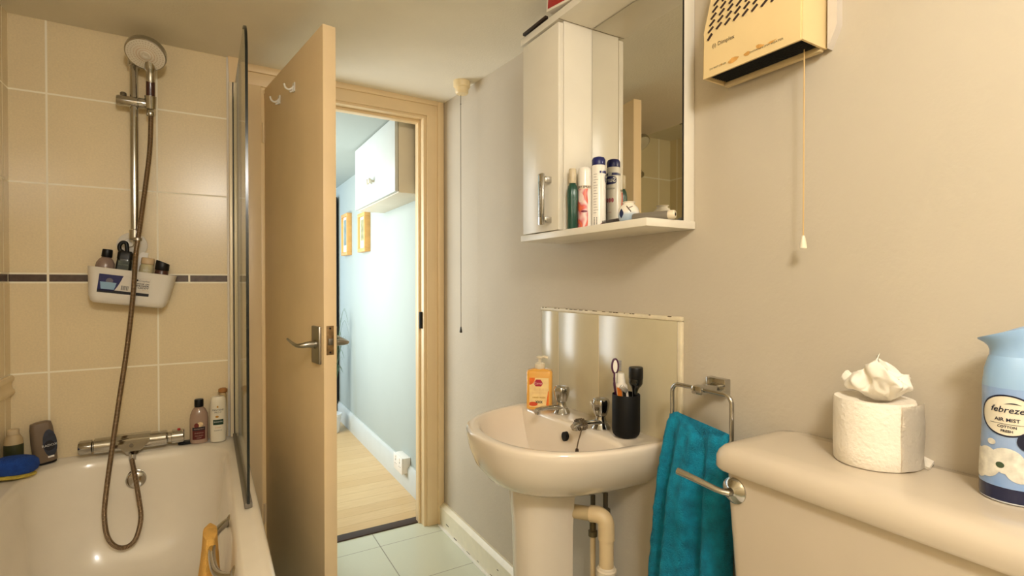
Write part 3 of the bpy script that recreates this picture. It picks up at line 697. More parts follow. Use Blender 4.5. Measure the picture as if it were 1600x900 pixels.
t = thing('bath_sponge', 'blue bath sponge with a yellow underside on the left edge of the bath', 'sponge', (-1.503, -0.222, ZB+.0005), (0.0, 0.12, 0.5))
obj('scrubber', sponge(.016, .068, .052, 1), M('blue_sponge', (22, 66, 150), 0.95, var=0.2, ns=70, bump=1.0, bs=260), t, **L)
plab(obj('foam', sponge(.004, .017, .049, 2), M('yellow_foam', (196, 172, 70), 0.95, var=0.15, ns=60, bump=0.8, bs=260), t, **L), 'yellow foam underside')
def dish():
    # shallow ceramic soap dish projecting from the left wall
    prof = [(-1.5495, .872), (-1.543, .870), (-1.538, .862), (-1.539, .853), (-1.544, .850), (-1.546, .838), (-1.542, .826), (-1.538, .822), (-1.537, .812), (-1.541, .806), (-1.5495, .800)]
    return prism_y(prof, -0.30, TY-0.002)
t = tag(obj('soap_dish', dish(), M('dish_ceramic', (226, 204, 160), 0.25, var=0.05, coat=0.2), base=(-1.549, -0.17, 0.80)), 'cream ridged ceramic soap dish on the left tiled wall', 'soap dish')

# ------------------------------------------------------------------ light switch by the door
ps = thing('pull_cord_switch', 'round cream pull cord light switch on the ceiling by the door, long thin cord', 'light switch', (-0.048, -0.345, 2.02))
ZC = 2.050+0.0005-0.046*0.345
bm = NB(); lathe([(0.036, ZC+0.004), (0.036, ZC-0.020), (0.034, ZC-0.026), (0.029, ZC-0.029), (0.0275, ZC-0.048), (0.023, ZC-0.054), (0.006, ZC-0.056), (0.001, ZC-0.056)], (-0.048, -0.345, 0), 36, bm=bm)
obj('switch_base', bm, CREAMP, ps)
bm = NB(); tube([(-0.050, -0.338, ZC-0.054), (-0.050, -0.338, 0.985)], 0.0013, 8, bm); lathe([(0.0005, 0.005), (0.003, 0), (0.0005, -0.005)], (-0.050, -0.338, ZC-0.095), 10, bm=bm)
cdp = obj('cord', bm, M('grimy_cord', (96, 86, 70), 0.8), ps)
obj('cord_toggle', lathe([(0.001, 0.026), (0.0025, 0.024), (0.006, 0.004), (0.005, 0), (0.001, 0)], (-0.050, -0.338, 0.962), 14), M('dark_toggle', (44, 40, 34), 0.5), cdp)

# ------------------------------------------------------------------ mirror cabinet
mc = thing('mirror_cabinet', 'white wall cabinet with a side cupboard, mirror and open shelf above the basin', 'cabinet', (WX, -1.25, 1.302))
Y0, Y1, YM = -1.0, -1.187, -1.5190
obj('top_board', bx(-0.149, WX, -1.5215, -0.990, 1.905, 1.926, 0.0015), LAMIN, mc)
obj('shelf_board', bx(-0.150, WX, -1.5240, -0.992, 1.302, 1.3205, 0.0015), LAMIN, mc)
obj('back_board', bx(-0.012, WX, -1.5190, -0.998, 1.3205, 1.905), LAMIN, mc)
obj('side_cupboard', bx(-0.1285, -0.012, Y1, Y0, 1.3207, 1.9048, 0.001), LAMIN, mc)
dr = obj('cupboard_door', bx(-0.1475, -0.1300, Y1, Y0-0.002, 1.3235, 1.8975, 0.0015), LAMIN, mc)
obj('mirror_glass', loft([[Vector((x, y, z)) for x, y in ((-0.0125, YM), (-0.0125, Y1-0.0015), (-0.0290, Y1-0.0015), (-0.0319, YM))] for z in (1.3212, 1.9035)]), MIRROR, mc, smooth=10)
obj('mirror_edge', bx(-0.0317, -0.0275, YM-0.0012, YM-0.0001, 1.3212, 1.9035), M('mirror_edge_dark', (30, 28, 24), 0.3), mc)
obj('end_strip', bx(-0.0273, WX-0.001, -1.5212, YM-0.0003, 1.3207, 1.9049, 0.0006), LAMIN, mc)
bm = NB(); box(bm, -0.183, -0.173, -1.158, -1.138, 1.338, 1.482, 0.002); box(bm, -0.175, -0.1472, -1.155, -1.141, 1.345, 1.362, 0.001); box(bm, -0.175, -0.1472, -1.155, -1.141, 1.458, 1.475, 0.001)
hdl = obj('door_handle', bm, CHROME, dr)
bm = NB(); box(bm, -0.1843, -0.1829, -1.153, -1.143, 1.360, 1.460, 0.0005)
obj('handle_inlay', bm, M('crystal_inlay', (160, 156, 150), 0.25, 0.9, var=0.5, ns=260), hdl)
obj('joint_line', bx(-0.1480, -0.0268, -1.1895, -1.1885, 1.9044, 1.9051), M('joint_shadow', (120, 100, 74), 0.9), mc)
# things on its shelf
SZ = 1.3210
t = thing('toiletry_bottle', 'dark green bottle on the cabinet shelf, leftmost, behind the pink aerosol', 'bottle', (-0.119, -1.2150, SZ))
obj('bottle', loft([[Vector((p.y, p.x, p.z)) for p in rrect(-a, a, -b, b, z, min(a, b)*.8)] for a, b, z in ((.010, .012, 0), (.0115, .0135, .004), (.0105, .0125, .05), (.012, .0145, .09), (.012, .0145, .105), (.010, .012, .120), (.006, .008, .128))]), M('dark_green_plastic', (18, 72, 56), 0.35, coat=0.2), t, **L)
obj('cap', lathe([(0.0095, .128), (0.0105, .130), (0.0105, .165), (0.009, .168), (0.001, .1685)], n=22), M('clear_cap', (206, 190, 160), 0.3), t, **L)
def can(name, label, x, y, r, prof_can, prof_cap, mcan, mcap, cat='aerosol'):
    t = thing(name, label, cat, (x, y, SZ))
    c = obj('can', lathe(prof_can, n=32), mcan, t, **L); k = obj('cap', lathe(prof_cap, n=32), mcap, t, **L)
    return t, c, k
AER = M('white_can', (240, 234, 224), 0.28, var=0.015, coat=0.2)
r = .0185; c = (-0.086, -1.2265, SZ)
t, _, _ = can('deodorant_can', 'pink patterned aerosol with a cream cap on the cabinet shelf', c[0], c[1], r, [(r-.002, 0), (r, .002), (r, .120), (r-.001, .123)], [(r, .121), (r, .160), (r-.001, .168), (r-.005, .1725), (.001, .173)], AER, AER)
pinkm = bpy.data.materials.new('pink_swirl_print'); pinkm.use_nodes = True
def pink_nodes(m):
    k = NT(m); nt = m.node_tree; b = nt.nodes['Principled BSDF']; tc = nt.nodes.new('ShaderNodeTexCoord')
    wv = nt.nodes.new('ShaderNodeTexWave'); wv.inputs['Scale'].default_value = 22; wv.inputs['Distortion'].default_value = 9; wv.inputs['Detail'].default_value = 1
    nt.links.new(tc.outputs['Object'], wv.inputs['Vector'])
    r = nt.nodes.new('ShaderNodeValToRGB'); cr = r.color_ramp; cr.elements[0].color = lin((236, 206, 196))+(1,); cr.elements[1].color = lin((236, 120, 76))+(1,)
    e = cr.elements.new(.45); e.color = lin((224, 158, 158))+(1,); e = cr.elements.new(.8); e.color = lin((214, 92, 92))+(1,)
    nt.links.new(wv.outputs['Fac'], r.inputs['Fac']); nt.links.new(r.outputs['Color'], b.inputs['Base Color']); b.inputs['Roughness'].default_value = 0.35
pink_nodes(pinkm)
fa = face_cam(c)-0.45
f_ = around(fa, c, r)
lb = patch('label', -.030, .018, .004, .112, f_, pinkm, t, 18, 2)
patch('label_band', -.030, .030, .112, .121, f_, M('cream_print', (232, 214, 190), 0.4), lb, 18, 1)
text('lettering', 'DRY SPRAY', .0085, .006, .1165, lift(f_, .0003), INK, lb, bold=0.02)
disc('print_motif', -.004, .088, .010, .013, lift(f_, .0003), M('pale_pink_print', (240, 214, 204), 0.4), lb, 20, 3)
disc('print_motif', .007, .050, .009, .003, lift(f_, .0004), M('dark_pink_print', (120, 26, 60), 0.4), lb, 16, 2)
r = .0195; c = (-0.056, -1.2500, SZ)
t, _, _ = can('deodorant_can', 'tall white aerosol with a dark blue cap on the cabinet shelf', c[0], c[1], r, [(r-.002, 0), (r, .002), (r, .172), (r-.0015, .177)], [(r-.0015, .176), (r-.001, .178), (r-.001, .192), (r-.004, .198), (r-.012, .201), (.001, .2015)], AER, NAVY)
f_ = around(math.atan2(-0.35, 1.0), c, r)      # the printed front faces the mirror
patch('brand_band', -.024, .024, .153, .160, f_, NAVY, t, 16, 1)
lb = patch('brand_plate', -.019, .019, .128, .151, f_, NAVY, t, 32, 24, inside=lambda a, b: (abs(a-.5)/.5)**3+(abs(b-.5)/.5)**3 < 1.02)
text('lettering', 'Sure', .0185, 0, .140, lift(f_, .0004), WHITEI, lb, bold=0.02)
disc('seal', 0, .157, .006, .006, lift(f_, .0005), M('seal_print', (206, 206, 206), 0.4), lb, 20, 2)
text('lettering', 'NONSTOP', .0062, 0, .116, lift(f_, .0004), INK, lb)
for du in (-.008, 0, .008): disc('floral_motif', du, .084, .0035, .0065, lift(f_, .0004), M('rose_print', (196, 110, 124), 0.5), lb, 12, 2)
text('lettering', '150 ml', .0055, .002, .050, lift(f_, .0004), M('rose_print', (196, 110, 124), 0.5), lb)
f2 = around(face_cam(c)-0.25, c, r)
bm = NB()
for k in range(15):
    v = .150-.0075*k; wd = random.uniform(.008, .016)
    pts = [f2(-.010, v), f2(-.010+wd/2, v), f2(-.010+wd, v), f2(-.010+wd, v+.0012), f2(-.010+wd/2, v+.0012), f2(-.010, v+.0012)]
    bm.faces.new([bm.verts.new(p) for p in pts])
obj('small_print', bm, M('grey_print', (150, 142, 136), 0.5), t, recalc=False)
bm = NB()
for k in range(6):
    v = .010+.0042*k; pts = [f2(-.009, v), f2(.001, v), f2(.001, v+.0026), f2(-.009, v+.0026)]
    bm.faces.new([bm.verts.new(p) for p in pts])
obj('barcode', bm, INK, t, recalc=False)
for du in (.010, .017): patch('brand_mark', du-.0025, du+.0025, .153, .159, lift(f2, .0002), NAVY, t, 2, 1)
# vase
t = thing('bud_vase', 'small round blue and white glazed vase with a narrow neck on the cabinet shelf', 'vase', (-0.089, -1.403, SZ))
vm = bpy.data.materials.new('blue_white_glaze'); vm.use_nodes = True
def vase_nodes(m):
    k = NT(m); nt = m.node_tree; b = nt.nodes['Principled BSDF']; tc = nt.nodes.new('ShaderNodeTexCoord'); sx = nt.nodes.new('ShaderNodeSeparateXYZ'); nt.links.new(tc.outputs['Object'], sx.inputs[0])
    z = k.math('ADD', sx.outputs[2], k.math('MULTIPLY', k.noise(tc.outputs['Object'], 30, 2), 0.012))
    r = nt.nodes.new('ShaderNodeValToRGB'); cr = r.color_ramp; cr.elements[0].position = 0.0; cr.elements[0].color = lin((150, 170, 192))+(1,); cr.elements[1].position = 1.0; cr.elements[1].color = lin((238, 228, 210))+(1,)
    e = cr.elements.new(.45); e.color = lin((176, 192, 206))+(1,); e = cr.elements.new(.62); e.color = lin((236, 228, 214))+(1,)
    nt.links.new(k.math('DIVIDE', z, 0.055), r.inputs['Fac']); nt.links.new(r.outputs['Color'], b.inputs['Base Color']); b.inputs['Roughness'].default_value = 0.12
vase_nodes(vm)
vp = [(.010, 0), (.016, .001), (.0225, .008), (.0262, .020), (.0262, .028), (.0235, .038), (.017, .0455), (.0135, .048), (.0135, .0505), (.0165, .0525), (.0160, .0535), (.0120, .0530), (.010, .048)]
obj('body', lathe(vp, n=36, cap1=True), vm, t, **L)
def vr(v):
    for (r0, z0), (r1, z1) in zip(vp, vp[1:]):
        if z0 <= v <= z1: return r0+(r1-r0)*(v-z0)/max(z1-z0, 1e-6)
    return .02
f_ = around(face_cam((-0.089, -1.403)), (-0.089, -1.403, SZ), vr)
patch('leaf_motif', -.027, -.012, .012, .036, lift(f_, .0002), M('cobalt_glaze', (40, 50, 86), 0.15), t, 28, 28, inside=lambda a, b: abs(a-.5) < .45*math.sin(PI*b))
patch('leaf_motif', -.006, .006, .026, .042, lift(f_, .0002), M('brown_glaze', (112, 96, 84), 0.15), t, 28, 28, inside=lambda a, b: abs(a+b-1) < .16)
patch('leaf_motif', .000, .011, .036, .041, lift(f_, .0002), M('brown_glaze', (112, 96, 84), 0.15), t, 24, 20, inside=lambda a, b: abs(a-b*.9) < .2)
# comb-like brush behind the vase
t = thing('hair_brush', 'dark hairbrush with red tip lying behind the vase on the cabinet shelf', 'brush', (-0.070, -1.340, SZ))
obj('brush_head', bx(-.060, .060, -.010, .010, 0, .012, .004, 3), M('dark_brush', (34, 22, 20), 0.4), t, **L)
bm = NB()
for i in range(28):
    for j in range(3):
        x = -.054+.004*i; y = -.006+.006*j; tube([(x, y, .011), (x, y, .021)], .0009, 6, bm)
obj('bristles', bm, M('bristle', (52, 34, 28), 0.6), t, **L)
plab(obj('tip', lathe([(.001, -.066), (.007, -.064), (.0085, -.058), (.0085, -.055)], (0, 0, .009), 18, 'x'), M('red_tip', (150, 22, 40), 0.35), t, **L), 'red plastic tip')
bpy.data.objects[t.name].rotation_euler = (0, 0, PI/2+PI-0.06)
# grey trimmer-like tube
t = thing('trimmer', 'grey tube shaped trimmer with a pale end cap on the cabinet shelf', 'trimmer', (-0.098, -1.468, SZ), (0, 0, -1.15))
obj('body', lathe([(.008, -.030), (.0095, -.026), (.0100, .050), (.0095, .056)], (0, 0, .0102), 22, 'x'), M('grey_plastic', (120, 112, 100), 0.4), t, **L)
e = obj('end_cap', lathe([(.0098, .055), (.0105, .057), (.0102, .068), (.0085, .071), (.0045, .0712), (.004, .066), (.001, .066)], (0, 0, .0105), 24, 'x'), M('pale_cap', (222, 208, 182), 0.35), t, **L)
obj('button', lathe([(.0040, .0665), (.0036, .0720), (.001, .0725)], (0, 0, .0105), 16, 'x'), BLACKP, e, **L)
t = tag(obj('slim_case', bx(-0.055, -0.020+-0.010, -1.492, -1.440, SZ, SZ+0.006, 0.002), M('dark_strip', (52, 44, 40), 0.5)), 'thin dark case against the mirror at the right end of the shelf', 'case')
# on top of it
t = thing('medicine_carton', 'red and white carton on top of the cabinet near the ceiling', 'box', (-0.128, -1.205, 1.9265), (0.10, 0.0, 0.08))
obj('carton', bx(-.024, .024, -.066, .066, 0.0075, .046, .001), M('white_card', (232, 222, 206), 0.5), t, **L)
plab(obj('printed_panel', bx(-.0246, -.0238, -.060, .060, .014, .040, .0003), RED, t, **L), 'red printed panel')
bm = NB()
for k in range(3): box(bm, -.0248, -.0240, -.063+.002*k, -.0625+.002*k, .010, .013)
t = thing('comb', 'dark comb lying on the top board of the cabinet', 'comb', (-0.146, -1.062, 1.9265), (-0.05, 0, 0.05))
obj('spine', bx(-.007, .004, -.065, .050, 0.003, .012, .002), M('dark_comb', (40, 26, 20), 0.4), t, **L)
bm = NB()
for k in range(20): box(bm, .003, .018, -.020+.0034*k, -.0184+.0034*k, .004, .007)
obj('teeth', bm, M('dark_comb', (40, 26, 20), 0.4), t, **L)

# ------------------------------------------------------------------ fan heater
ht = thing('fan_heater', 'yellowed cream downflow fan heater high on the wall with a pull cord', 'heater', (WX, -1.725, 1.60))
HY0, HY1 = -1.828, -1.616; HB = 1.606
def heater():
    pr = [(0.0, HB), (-.010, HB-.001), (-.079, HB), (-.0805, HB+.004), (-.0800, HB+.088), (-.078, HB+.095), (-.048, HB+.20), (-.038, HB+.235), (-.028, HB+.245), (0.0, HB+.245)]
    bm = NB(); r = ring_faces(bm, [[Vector((x, y, z)) for x, z in pr] for y in (HY0, HY1)])
    bm.faces.ensure_lookup_table()
    bot = [f for f in bm.faces if abs(f.calc_center_median().z-HB) < .002]
    bmesh.ops.bevel(bm, geom=[e for e in bm.edges if abs(e.verts[0].co.y-e.verts[1].co.y) < 1e-5 and min(v.co.z for v in e.verts) > HB+.003 and max(v.co.x for v in e.verts) < .0], offset=.003, segments=2, affect='EDGES')
    bot = [f for f in bm.faces if f.calc_center_median().z < HB+.001 and f.calc_area() > .005]
    res = bmesh.ops.inset_individual(bm, faces=bot, thickness=.006)
    ex = bmesh.ops.extrude_face_region(bm, geom=bot)
    vs = [g for g in ex['geom'] if isinstance(g, bmesh.types.BMVert)]
    bmesh.ops.translate(bm, vec=(0, 0, .045), verts=vs); bmesh.ops.delete(bm, geom=bot, context='FACES')
    return bm
obj('casing', heater(), BODYP, ht, smooth=30)
obj('back_plate', bx(0.0, WX, HY0+.004, HY1-.004, HB+.004, HB+.24), M('heater_rail', (206, 182, 136), 0.45), ht)
bm = NB(); box(bm, -.070, -.020, HY0+.012, HY1-.024, HB+.012, HB+.016)
for k in range(9): box(bm, -.068+.0058*k, -.066+.0058*k, HY0+.008, HY1-.012, HB+.002, HB+.034)
obj('outlet_grille', bm, DARK, ht)
obj('back_rail', bx(-.016, -.004, HY0+.004, HY1-.004, HB-.006, HB+.006, .002), M('heater_rail', (206, 182, 136), 0.45), ht)
bm = NB()
# slanted intake slots on the sloping upper front
def front(y, z):
    if z < HB+.092: return -.0806
    return -.0786+(z-HB-.095)*(.030/.105)
for row in range(9):
    for colm in range(9):
        zc = HB+.082+.0155*row; yc = HY1-.018-.0200*colm
        if zc < HB+.092+0.006*max(0, colm-1)*1.0 and row < 1 and colm > 0: continue
        P = [(yc+.0052, zc-.0052), (yc-.0052, zc+.0052)]
        if P[1][1] > HB+.205 or yc < HY0+.03: continue
        tube([Vector((front(*p)+.0004, p[0], p[1])) for p in P], .0026, 8, bm)
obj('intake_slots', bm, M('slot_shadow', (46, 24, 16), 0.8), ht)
ff = lambda u, v: Vector((-.0812, HY1-u, HB+v))
text('lettering', '(i) Dimplex', .0115, .024, .060, ff, M('faded_ink_dark', (70, 58, 44), 0.6), ht, 'LEFT')
text('lettering', 'DO NOT COVER', .0052, .018, .014, ff, M('faded_ink_dark', (70, 58, 44), 0.6), ht, 'LEFT')
text('lettering', 'DOWNFLOW HEATER', .0052, .110, .014, ff, M('faded_ink_dark', (70, 58, 44), 0.6), ht, 'LEFT', sx=1.3)
patch('rust_mark', .045, .165, .006, .030, ff, M('scorch', (206, 152, 78), 0.6, var=0.25, ns=70), ht, 90, 30, inside=lambda a, b: noise.noise(Vector((a*9, b*3, 2.3)))*.9+.5-abs(b-.42-.2*(a-.5))*2.6-abs(a-.5)*.7 > .22)
bm = NB(); xc = -0.030
yk = at(1256, 200, x=xc).y; zk = at(1256, 388, x=xc).z
tube([(xc, yk, HB+.03), (xc, yk, zk+.015)], .0012, 8, bm)
pc = obj('pull_cord', bm, M('cream_cord', (206, 172, 116), 0.7), ht)
obj('cord_toggle', lathe([(.001, .024), (.0028, .023), (.0065, .002), (.0060, 0), (.001, 0)], (xc, yk, zk), 18), M('ivory_toggle', (240, 228, 202), 0.35), pc)
tag(obj('cable_trunking', prism_x([(-1.8335, 1.603), (-1.8335, 2.005), (-1.850, 2.005), (-1.850, 1.642), (-1.847, 1.632)], -0.010, WX), M('grey_white_trunking', (206, 196, 184), 0.5)), 'grey white cable trunking on the wall right of the heater', 'trunking')

# ------------------------------------------------------------------ splashback tiles
SPM = M('splash_glaze', (196, 184, 154), 0.2, var=0.05, ns=9, bump=0.03, bs=300)
sp = thing('tile_splashback', 'beige tiled splashback on the wall behind the basin', 'splashback', (WX, -1.19, 0.775))
bm = NB()
for a, b in ((-1.4795, -1.1867), (-1.1850, -0.9858), (-0.9841, -0.890)): box(bm, -0.002, WX-.002, a, b, 0.775, 1.0815, 0.0012)
obj('tiles', bm, SPM, sp)
obj('grout', bx(-0.0012, WX, -1.480, -0.889, 0.7755, 1.082), M('splash_grout', (226, 208, 170), 0.8), sp)
bm = NB(); box(bm, -0.004, WX, -1.493, -0.884, 1.082, 1.0935, 0.003); box(bm, -0.004, WX, -1.493, -1.480, 0.775, 1.082, 0.003)
obj('edge_trim', bm, M('edge_cream', (222, 208, 178), 0.5, var=0.08, ns=40), sp)
bm = NB(); rnd = random.Random(3)
for k in range(26):
    y = rnd.uniform(-1.47, -0.90); box(bm, -0.0044, -0.0030, y, y+rnd.uniform(.003, .013), 1.0915, 1.0935)
obj('mould_specks', bm, M('mould', (92, 70, 44), 0.9), sp)

# ------------------------------------------------------------------ pedestal basin
BY = -1.178
basin = thing('pedestal_basin', 'white ceramic pedestal wash basin on the right wall', 'wash basin', (-0.18, BY, 0))
def out_ring(depth, hw, back, z, flat_=0.42, n=64, xb=None, pw=2.6):
    """basin outline: straight back on the wall, bowed front. depth = how far the front reaches, hw = half width"""
    pts = []
    xb = -back
    for i in range(n+1):
        t = -1+2*i/n; a = t*PI/2
        x = xb-(depth-back)*(max(0, math.cos(a))**(2/pw)); y = BY+hw*math.copysign(abs(math.sin(a))**(2/pw), t)
        pts.append(Vector((x, y, z)))
    return pts
def full(pts, z=None, n=14):
    """close a front outline along its straight back edge"""
    a, b = pts[-1], pts[0]
    return pts+[a.lerp(b, k/n) for k in range(1, n)]
def basin_mesh():
    R = []
    O = lambda d, hw, bk, z, pw=2.5: full(out_ring(d, hw, bk, z, pw=pw))
    R += [O(.235, .100, .030, .622, 2.2), O(.300, .160, .010, .632, 2.3), O(.345, .200, -.004, .655, 2.35), O(.372, .238, -.006, .690, 2.4), O(.384, .262, -.006, .728, 2.45), O(.388, .272, -.006, .758, 2.5), O(.389, .2745, -.006, .771, 2.5), O(.387, .273, -.006, .777, 2.5), O(.382, .268, -.003, .780, 2.5)]
    # inside: inner rim shifts the back forward, leaving the tap deck
    R += [O(.362, .246, .104, .7795, 2.2), O(.356, .240, .110, .776, 2.2), O(.350, .233, .115, .768, 2.2), O(.334, .212, .122, .735, 2.1), O(.312, .180, .132, .695, 2.0), O(.285, .130, .150, .664, 2.0), O(.258, .070, .178, .650, 2.0), O(.240, .022, .206, .647, 2.0)]
    return loft(R)
bs = obj('bowl', basin_mesh(), CHINA, basin, smooth=60)
def pedestal():
    n = 30
    def C(z, hw, xf_, xb, hwb):
        o = []
        for i in range(n+1):
            a = PI*i/n; o.append(Vector((xb-(xb-xf_)*math.sin(a)**0.75 if 0 < i < n else xb, BY+.012-math.cos(a)*hw*(1 if 0 < i < n else hwb/hw), z)))
        inn = [Vector((min(p.x+.014, xb) if 2 < k < n-2 else xb, BY+.012+(p.y-BY-.012)*.86, z)) for k, p in enumerate(o)]
        return o+list(reversed(inn))
    return loft([C(0.0, .108, -.285, -.130, .105), C(.03, .104, -.282, -.130, .100), C(.06, .088, -.272, -.135, .086), C(.30, .080, -.266, -.140, .078), C(.52, .084, -.272, -.142, .082), C(.60, .094, -.280, -.142, .090), C(.640, .100, -.286, -.142, .095)])
obj('pedestal', pedestal(), CHINA, basin, smooth=50)
bm = NB(); loft([[Vector((-.1195, BY-.013+.0105*math.cos(2*PI*i/20), .746+.013*math.sin(2*PI*i/20))) for i in range(20)], [Vector((-.131, BY-.013+.0105*math.cos(2*PI*i/20), .746+.013*math.sin(2*PI*i/20))) for i in range(20)]], bm)
obj('overflow_hole', bm, DARK, basin)
obj('waste_outlet', lathe([(.021, .6465), (.021, .651), (.016, .652), (.001, .650)], (-.222, BY, 0), 24), CHROME, basin)
# taps
def make_tap():
    t = thing('basin_tap', 'left chrome basin tap beside the soap bottle, round fluted head', 'tap', (0, 0, 0), group='pair of basin taps')
    bm = NB(); lathe([(.026, 0), (.0265, .003), (.022, .010), (.0165, .018), (.0135, .030), (.0135, .036)], n=28, bm=bm)
    S = [(0.010, .016, .026, .015), (-.020, .020, .022, .014), (-.045, .0215, .019, .0125), (-.070, .022, .0165, .0115), (-.088, .0205, .015, .011), (-.096, .0165, .013, .010)]
    rings = [[Vector((x, a*.5*math.cos(2*PI*i/18)*1.35, z+b*.55*math.sin(2*PI*i/18))) for i in range(18)] for x, z, a, b in S]
    loft(rings, bm)
    obj('spout', bm, CHROME, t, **L)
    bm = NB(); tube([(-.086, 0, .020), (-.088, 0, .007)], .0088, 16, bm)
    obj('nozzle', bm, CHROME, t, **L)
    rings = []
    for r, z in ((.012, .033), (.0165, .036), (.0190, .042), (.0230, .055), (.0245, .066), (.0248, .073), (.022, .0795), (.015, .0825), (.004, .0835)):
        rings.append([Vector((r*(1-.085*(0.5+.5*math.cos(7*a))*(1 if z < .08 else .2))*math.cos(a), r*(1-.085*(0.5+.5*math.cos(7*a))*(1 if z < .08 else .2))*math.sin(a), z)) for a in [2*PI*i/56 for i in range(56)]])
    obj('head', loft(rings), CHROME, t, **L)
    return t
def dup(t, label):
    r = t.copy(); COL.objects.link(r); r['label'] = label
    for ch in t.children:
        c = ch.copy(); COL.objects.link(c); c.parent = r
        for g in ch.children:
            d = g.copy(); COL.objects.link(d); d.parent = c
    return r
tap = make_tap(); tap.location = (-0.060, -1.083, .7800)
tap2 = dup(tap, 'right chrome basin tap beside the black tumbler, with the plug chain wound round it'); tap2.location = (-0.066, -1.272, .7800)
# plug and chain wound round the right tap
t = thing('basin_plug', 'dark plug hanging on a ball chain from the right basin tap', 'plug', (-0.14, -1.272, .70))
def ring_pts(x, r, k=26, ph=0): return [Vector((x+.0012*math.sin(3*i), -1.272+r*math.cos(2*PI*i/k+ph), .800+r*.72*math.sin(2*PI*i/k+ph))) for i in range(k)]
bm = NB()
pts = []
for j in range(4): pts += ring_pts(-.128-.0045*j, .0195, 26, j)
pts += [Vector(p) for p in catmull([(-.146, -1.290, .793), (-.150, -1.290, .780), (-.154, -1.288, .765), (-.156, -1.286, .752), (-.157, -1.285, .742)], 6)]
for p in pts: bmesh.ops.create_icosphere(bm, subdivisions=1, radius=.0021, matrix=Matrix.Translation(p))
obj('chain', bm, M('tarnished_chain', (120, 104, 84), 0.35, 0.8), t)
obj('plug', lathe([(.0015, .018), (.004, .016), (.005, .008), (.0085, .006), (.0090, 0.0), (.006, -.006), (.001, -.007)], (-.157, -1.285, .726), 20), M('dark_rubber', (58, 40, 30), 0.5), t)
# waste pipe and supplies
wp = thing('waste_pipe', 'yellowed plastic basin waste pipe elbow beside the pedestal', 'waste pipe', (-.085, -1.31, 0.30))
PVC = M('yellowed_pvc', (226, 200, 156), 0.4, var=0.05); PVCW = M('pvc_white', (232, 216, 190), 0.4, var=0.03)
bm = NB(); tube([(-.165, -1.19, .553), (-.099, -1.295, .560)], .0185, 22, bm)
obj('horizontal_run', bm, M('grey_pvc', (196, 174, 134), 0.4), wp)
bm = NB(); tube(catmull([(-.108, -1.281, .560), (-.096, -1.300, .561), (-.088, -1.312, .553), (-.085, -1.317, .538), (-.085, -1.318, .500)], 8), .0215, 24, bm)
obj('elbow', bm, PVC, wp)
obj('union_nut', xf(lathe([(.020, -.016), (.0245, -.014), (.0245, .014), (.020, .016)], n=12), Matrix.Translation((-.156, -1.204, .554)) @ Vector((0, 0, 1)).rotation_difference(Vector((.066, -.105, .007))).to_matrix().to_4x4()), M('brown_nut', (118, 96, 66), 0.5), wp)
obj('vertical_run', cyl((-.085, -1.318, .505), (-.085, -1.318, .40), .0190, 22), PVC, wp)
obj('compression_nut', lathe([(.022, 0), (.0265, .003), (.0265, .026), (.0235, .029), (.0235, .031), (.021, .034)], (-.085, -1.318, .396), 14), PVCW, wp)
bm = NB(); lathe([(.023, .372), (.0235, .388), (.022, .396)], (-.085, -1.318, 0), 22, bm=bm); tube(catmull([(-.085, -1.318, .375), (-.084, -1.322, .350), (-.078, -1.342, .332), (-.060, -1.372, .326), (WX, -1.43, .322)], 8), .0225, 22, bm)
obj('trap_bend', bm, PVCW, wp)
def supply(name, lab, x, y, valve, m1):
    t = thing(name, lab, 'pipe', (x, y, 0), group='supply pipes under the basin')
    obj('pipe', cyl((x, y, 0.0), (x, y, valve), .0078, 16), m1, t)
    bm = NB(); lathe([(.0085, valve-.012), (.013, valve-.010), (.013, valve+.004), (.0095, valve+.006), (.0095, valve+.030), (.0135, valve+.032), (.0135, valve+.050), (.009, valve+.052)], (x, y, 0), 12, bm=bm)
    obj('valve', bm, M('dull_brass', (120, 108, 80), 0.5, 0.5), t)
    obj('tap_tail', cyl((x, y, valve+.050), (x, y, .640), .0070, 16), DKMETAL, t)
supply('supply_pipe', 'thin painted supply pipe with a valve under the basin, nearer the pedestal', -.060, -1.232, .478, PVC)
supply('supply_pipe', 'thin supply pipe under the basin, just behind the waste pipe', -.040, -1.262, .500, M('painted_pipe', (216, 200, 170), 0.45))
# soap dispenser
t = thing('soap_dispenser', 'clear orange hand soap bottle with pump on the back corner of the basin', 'soap bottle', (-.086, -1.003, .7802), (0, 0, -0.69))
obj('bottle', loft([rrect(-a, a, -b, b, z, rr) for a, b, z, rr in ((.037, .020, 0, .012), (.040, .023, .003, .010), (.040, .023, .116, .010), (.037, .021, .122, .011), (.020, .014, .127, .010))]), M('orange_soap', (236, 172, 78), 0.15, var=0.04, coat=0.5), t, **L)
bm = NB(); lathe([(.0155, .126), (.0165, .128), (.0165, .142), (.012, .144), (.012, .146), (.005, .147), (.005, .158), (.012, .159), (.012, .164), (.004, .167)], n=26, bm=bm); tube([(-.002, 0, .162), (.014, 0.0, .164), (.026, 0.0, .160)], .0042, 12, bm)
obj('pump', bm, M('clear_pump', (226, 214, 190), 0.25), t, **L)
RS = Matrix.Translation((-.086, -1.003, .7802)) @ Matrix.Rotation(-0.69, 4, 'Z')
f_ = lambda u, v: RS @ Vector((u, -.0234, v))
lb = patch('label', -.030, .030, .010, .100, f_, M('peach_label', (250, 214, 150), 0.4, var=0.12, ns=45), t, 2, 2)
hib = M('orange_print', (236, 110, 36), 0.45, var=0.15, ns=60)
patch('flower_print', -.030, -.012, .078, .100, lift(f_, .0003), hib, lb, 32, 32, inside=lambda a, b: (a*a+(1-b)**2) < .95)
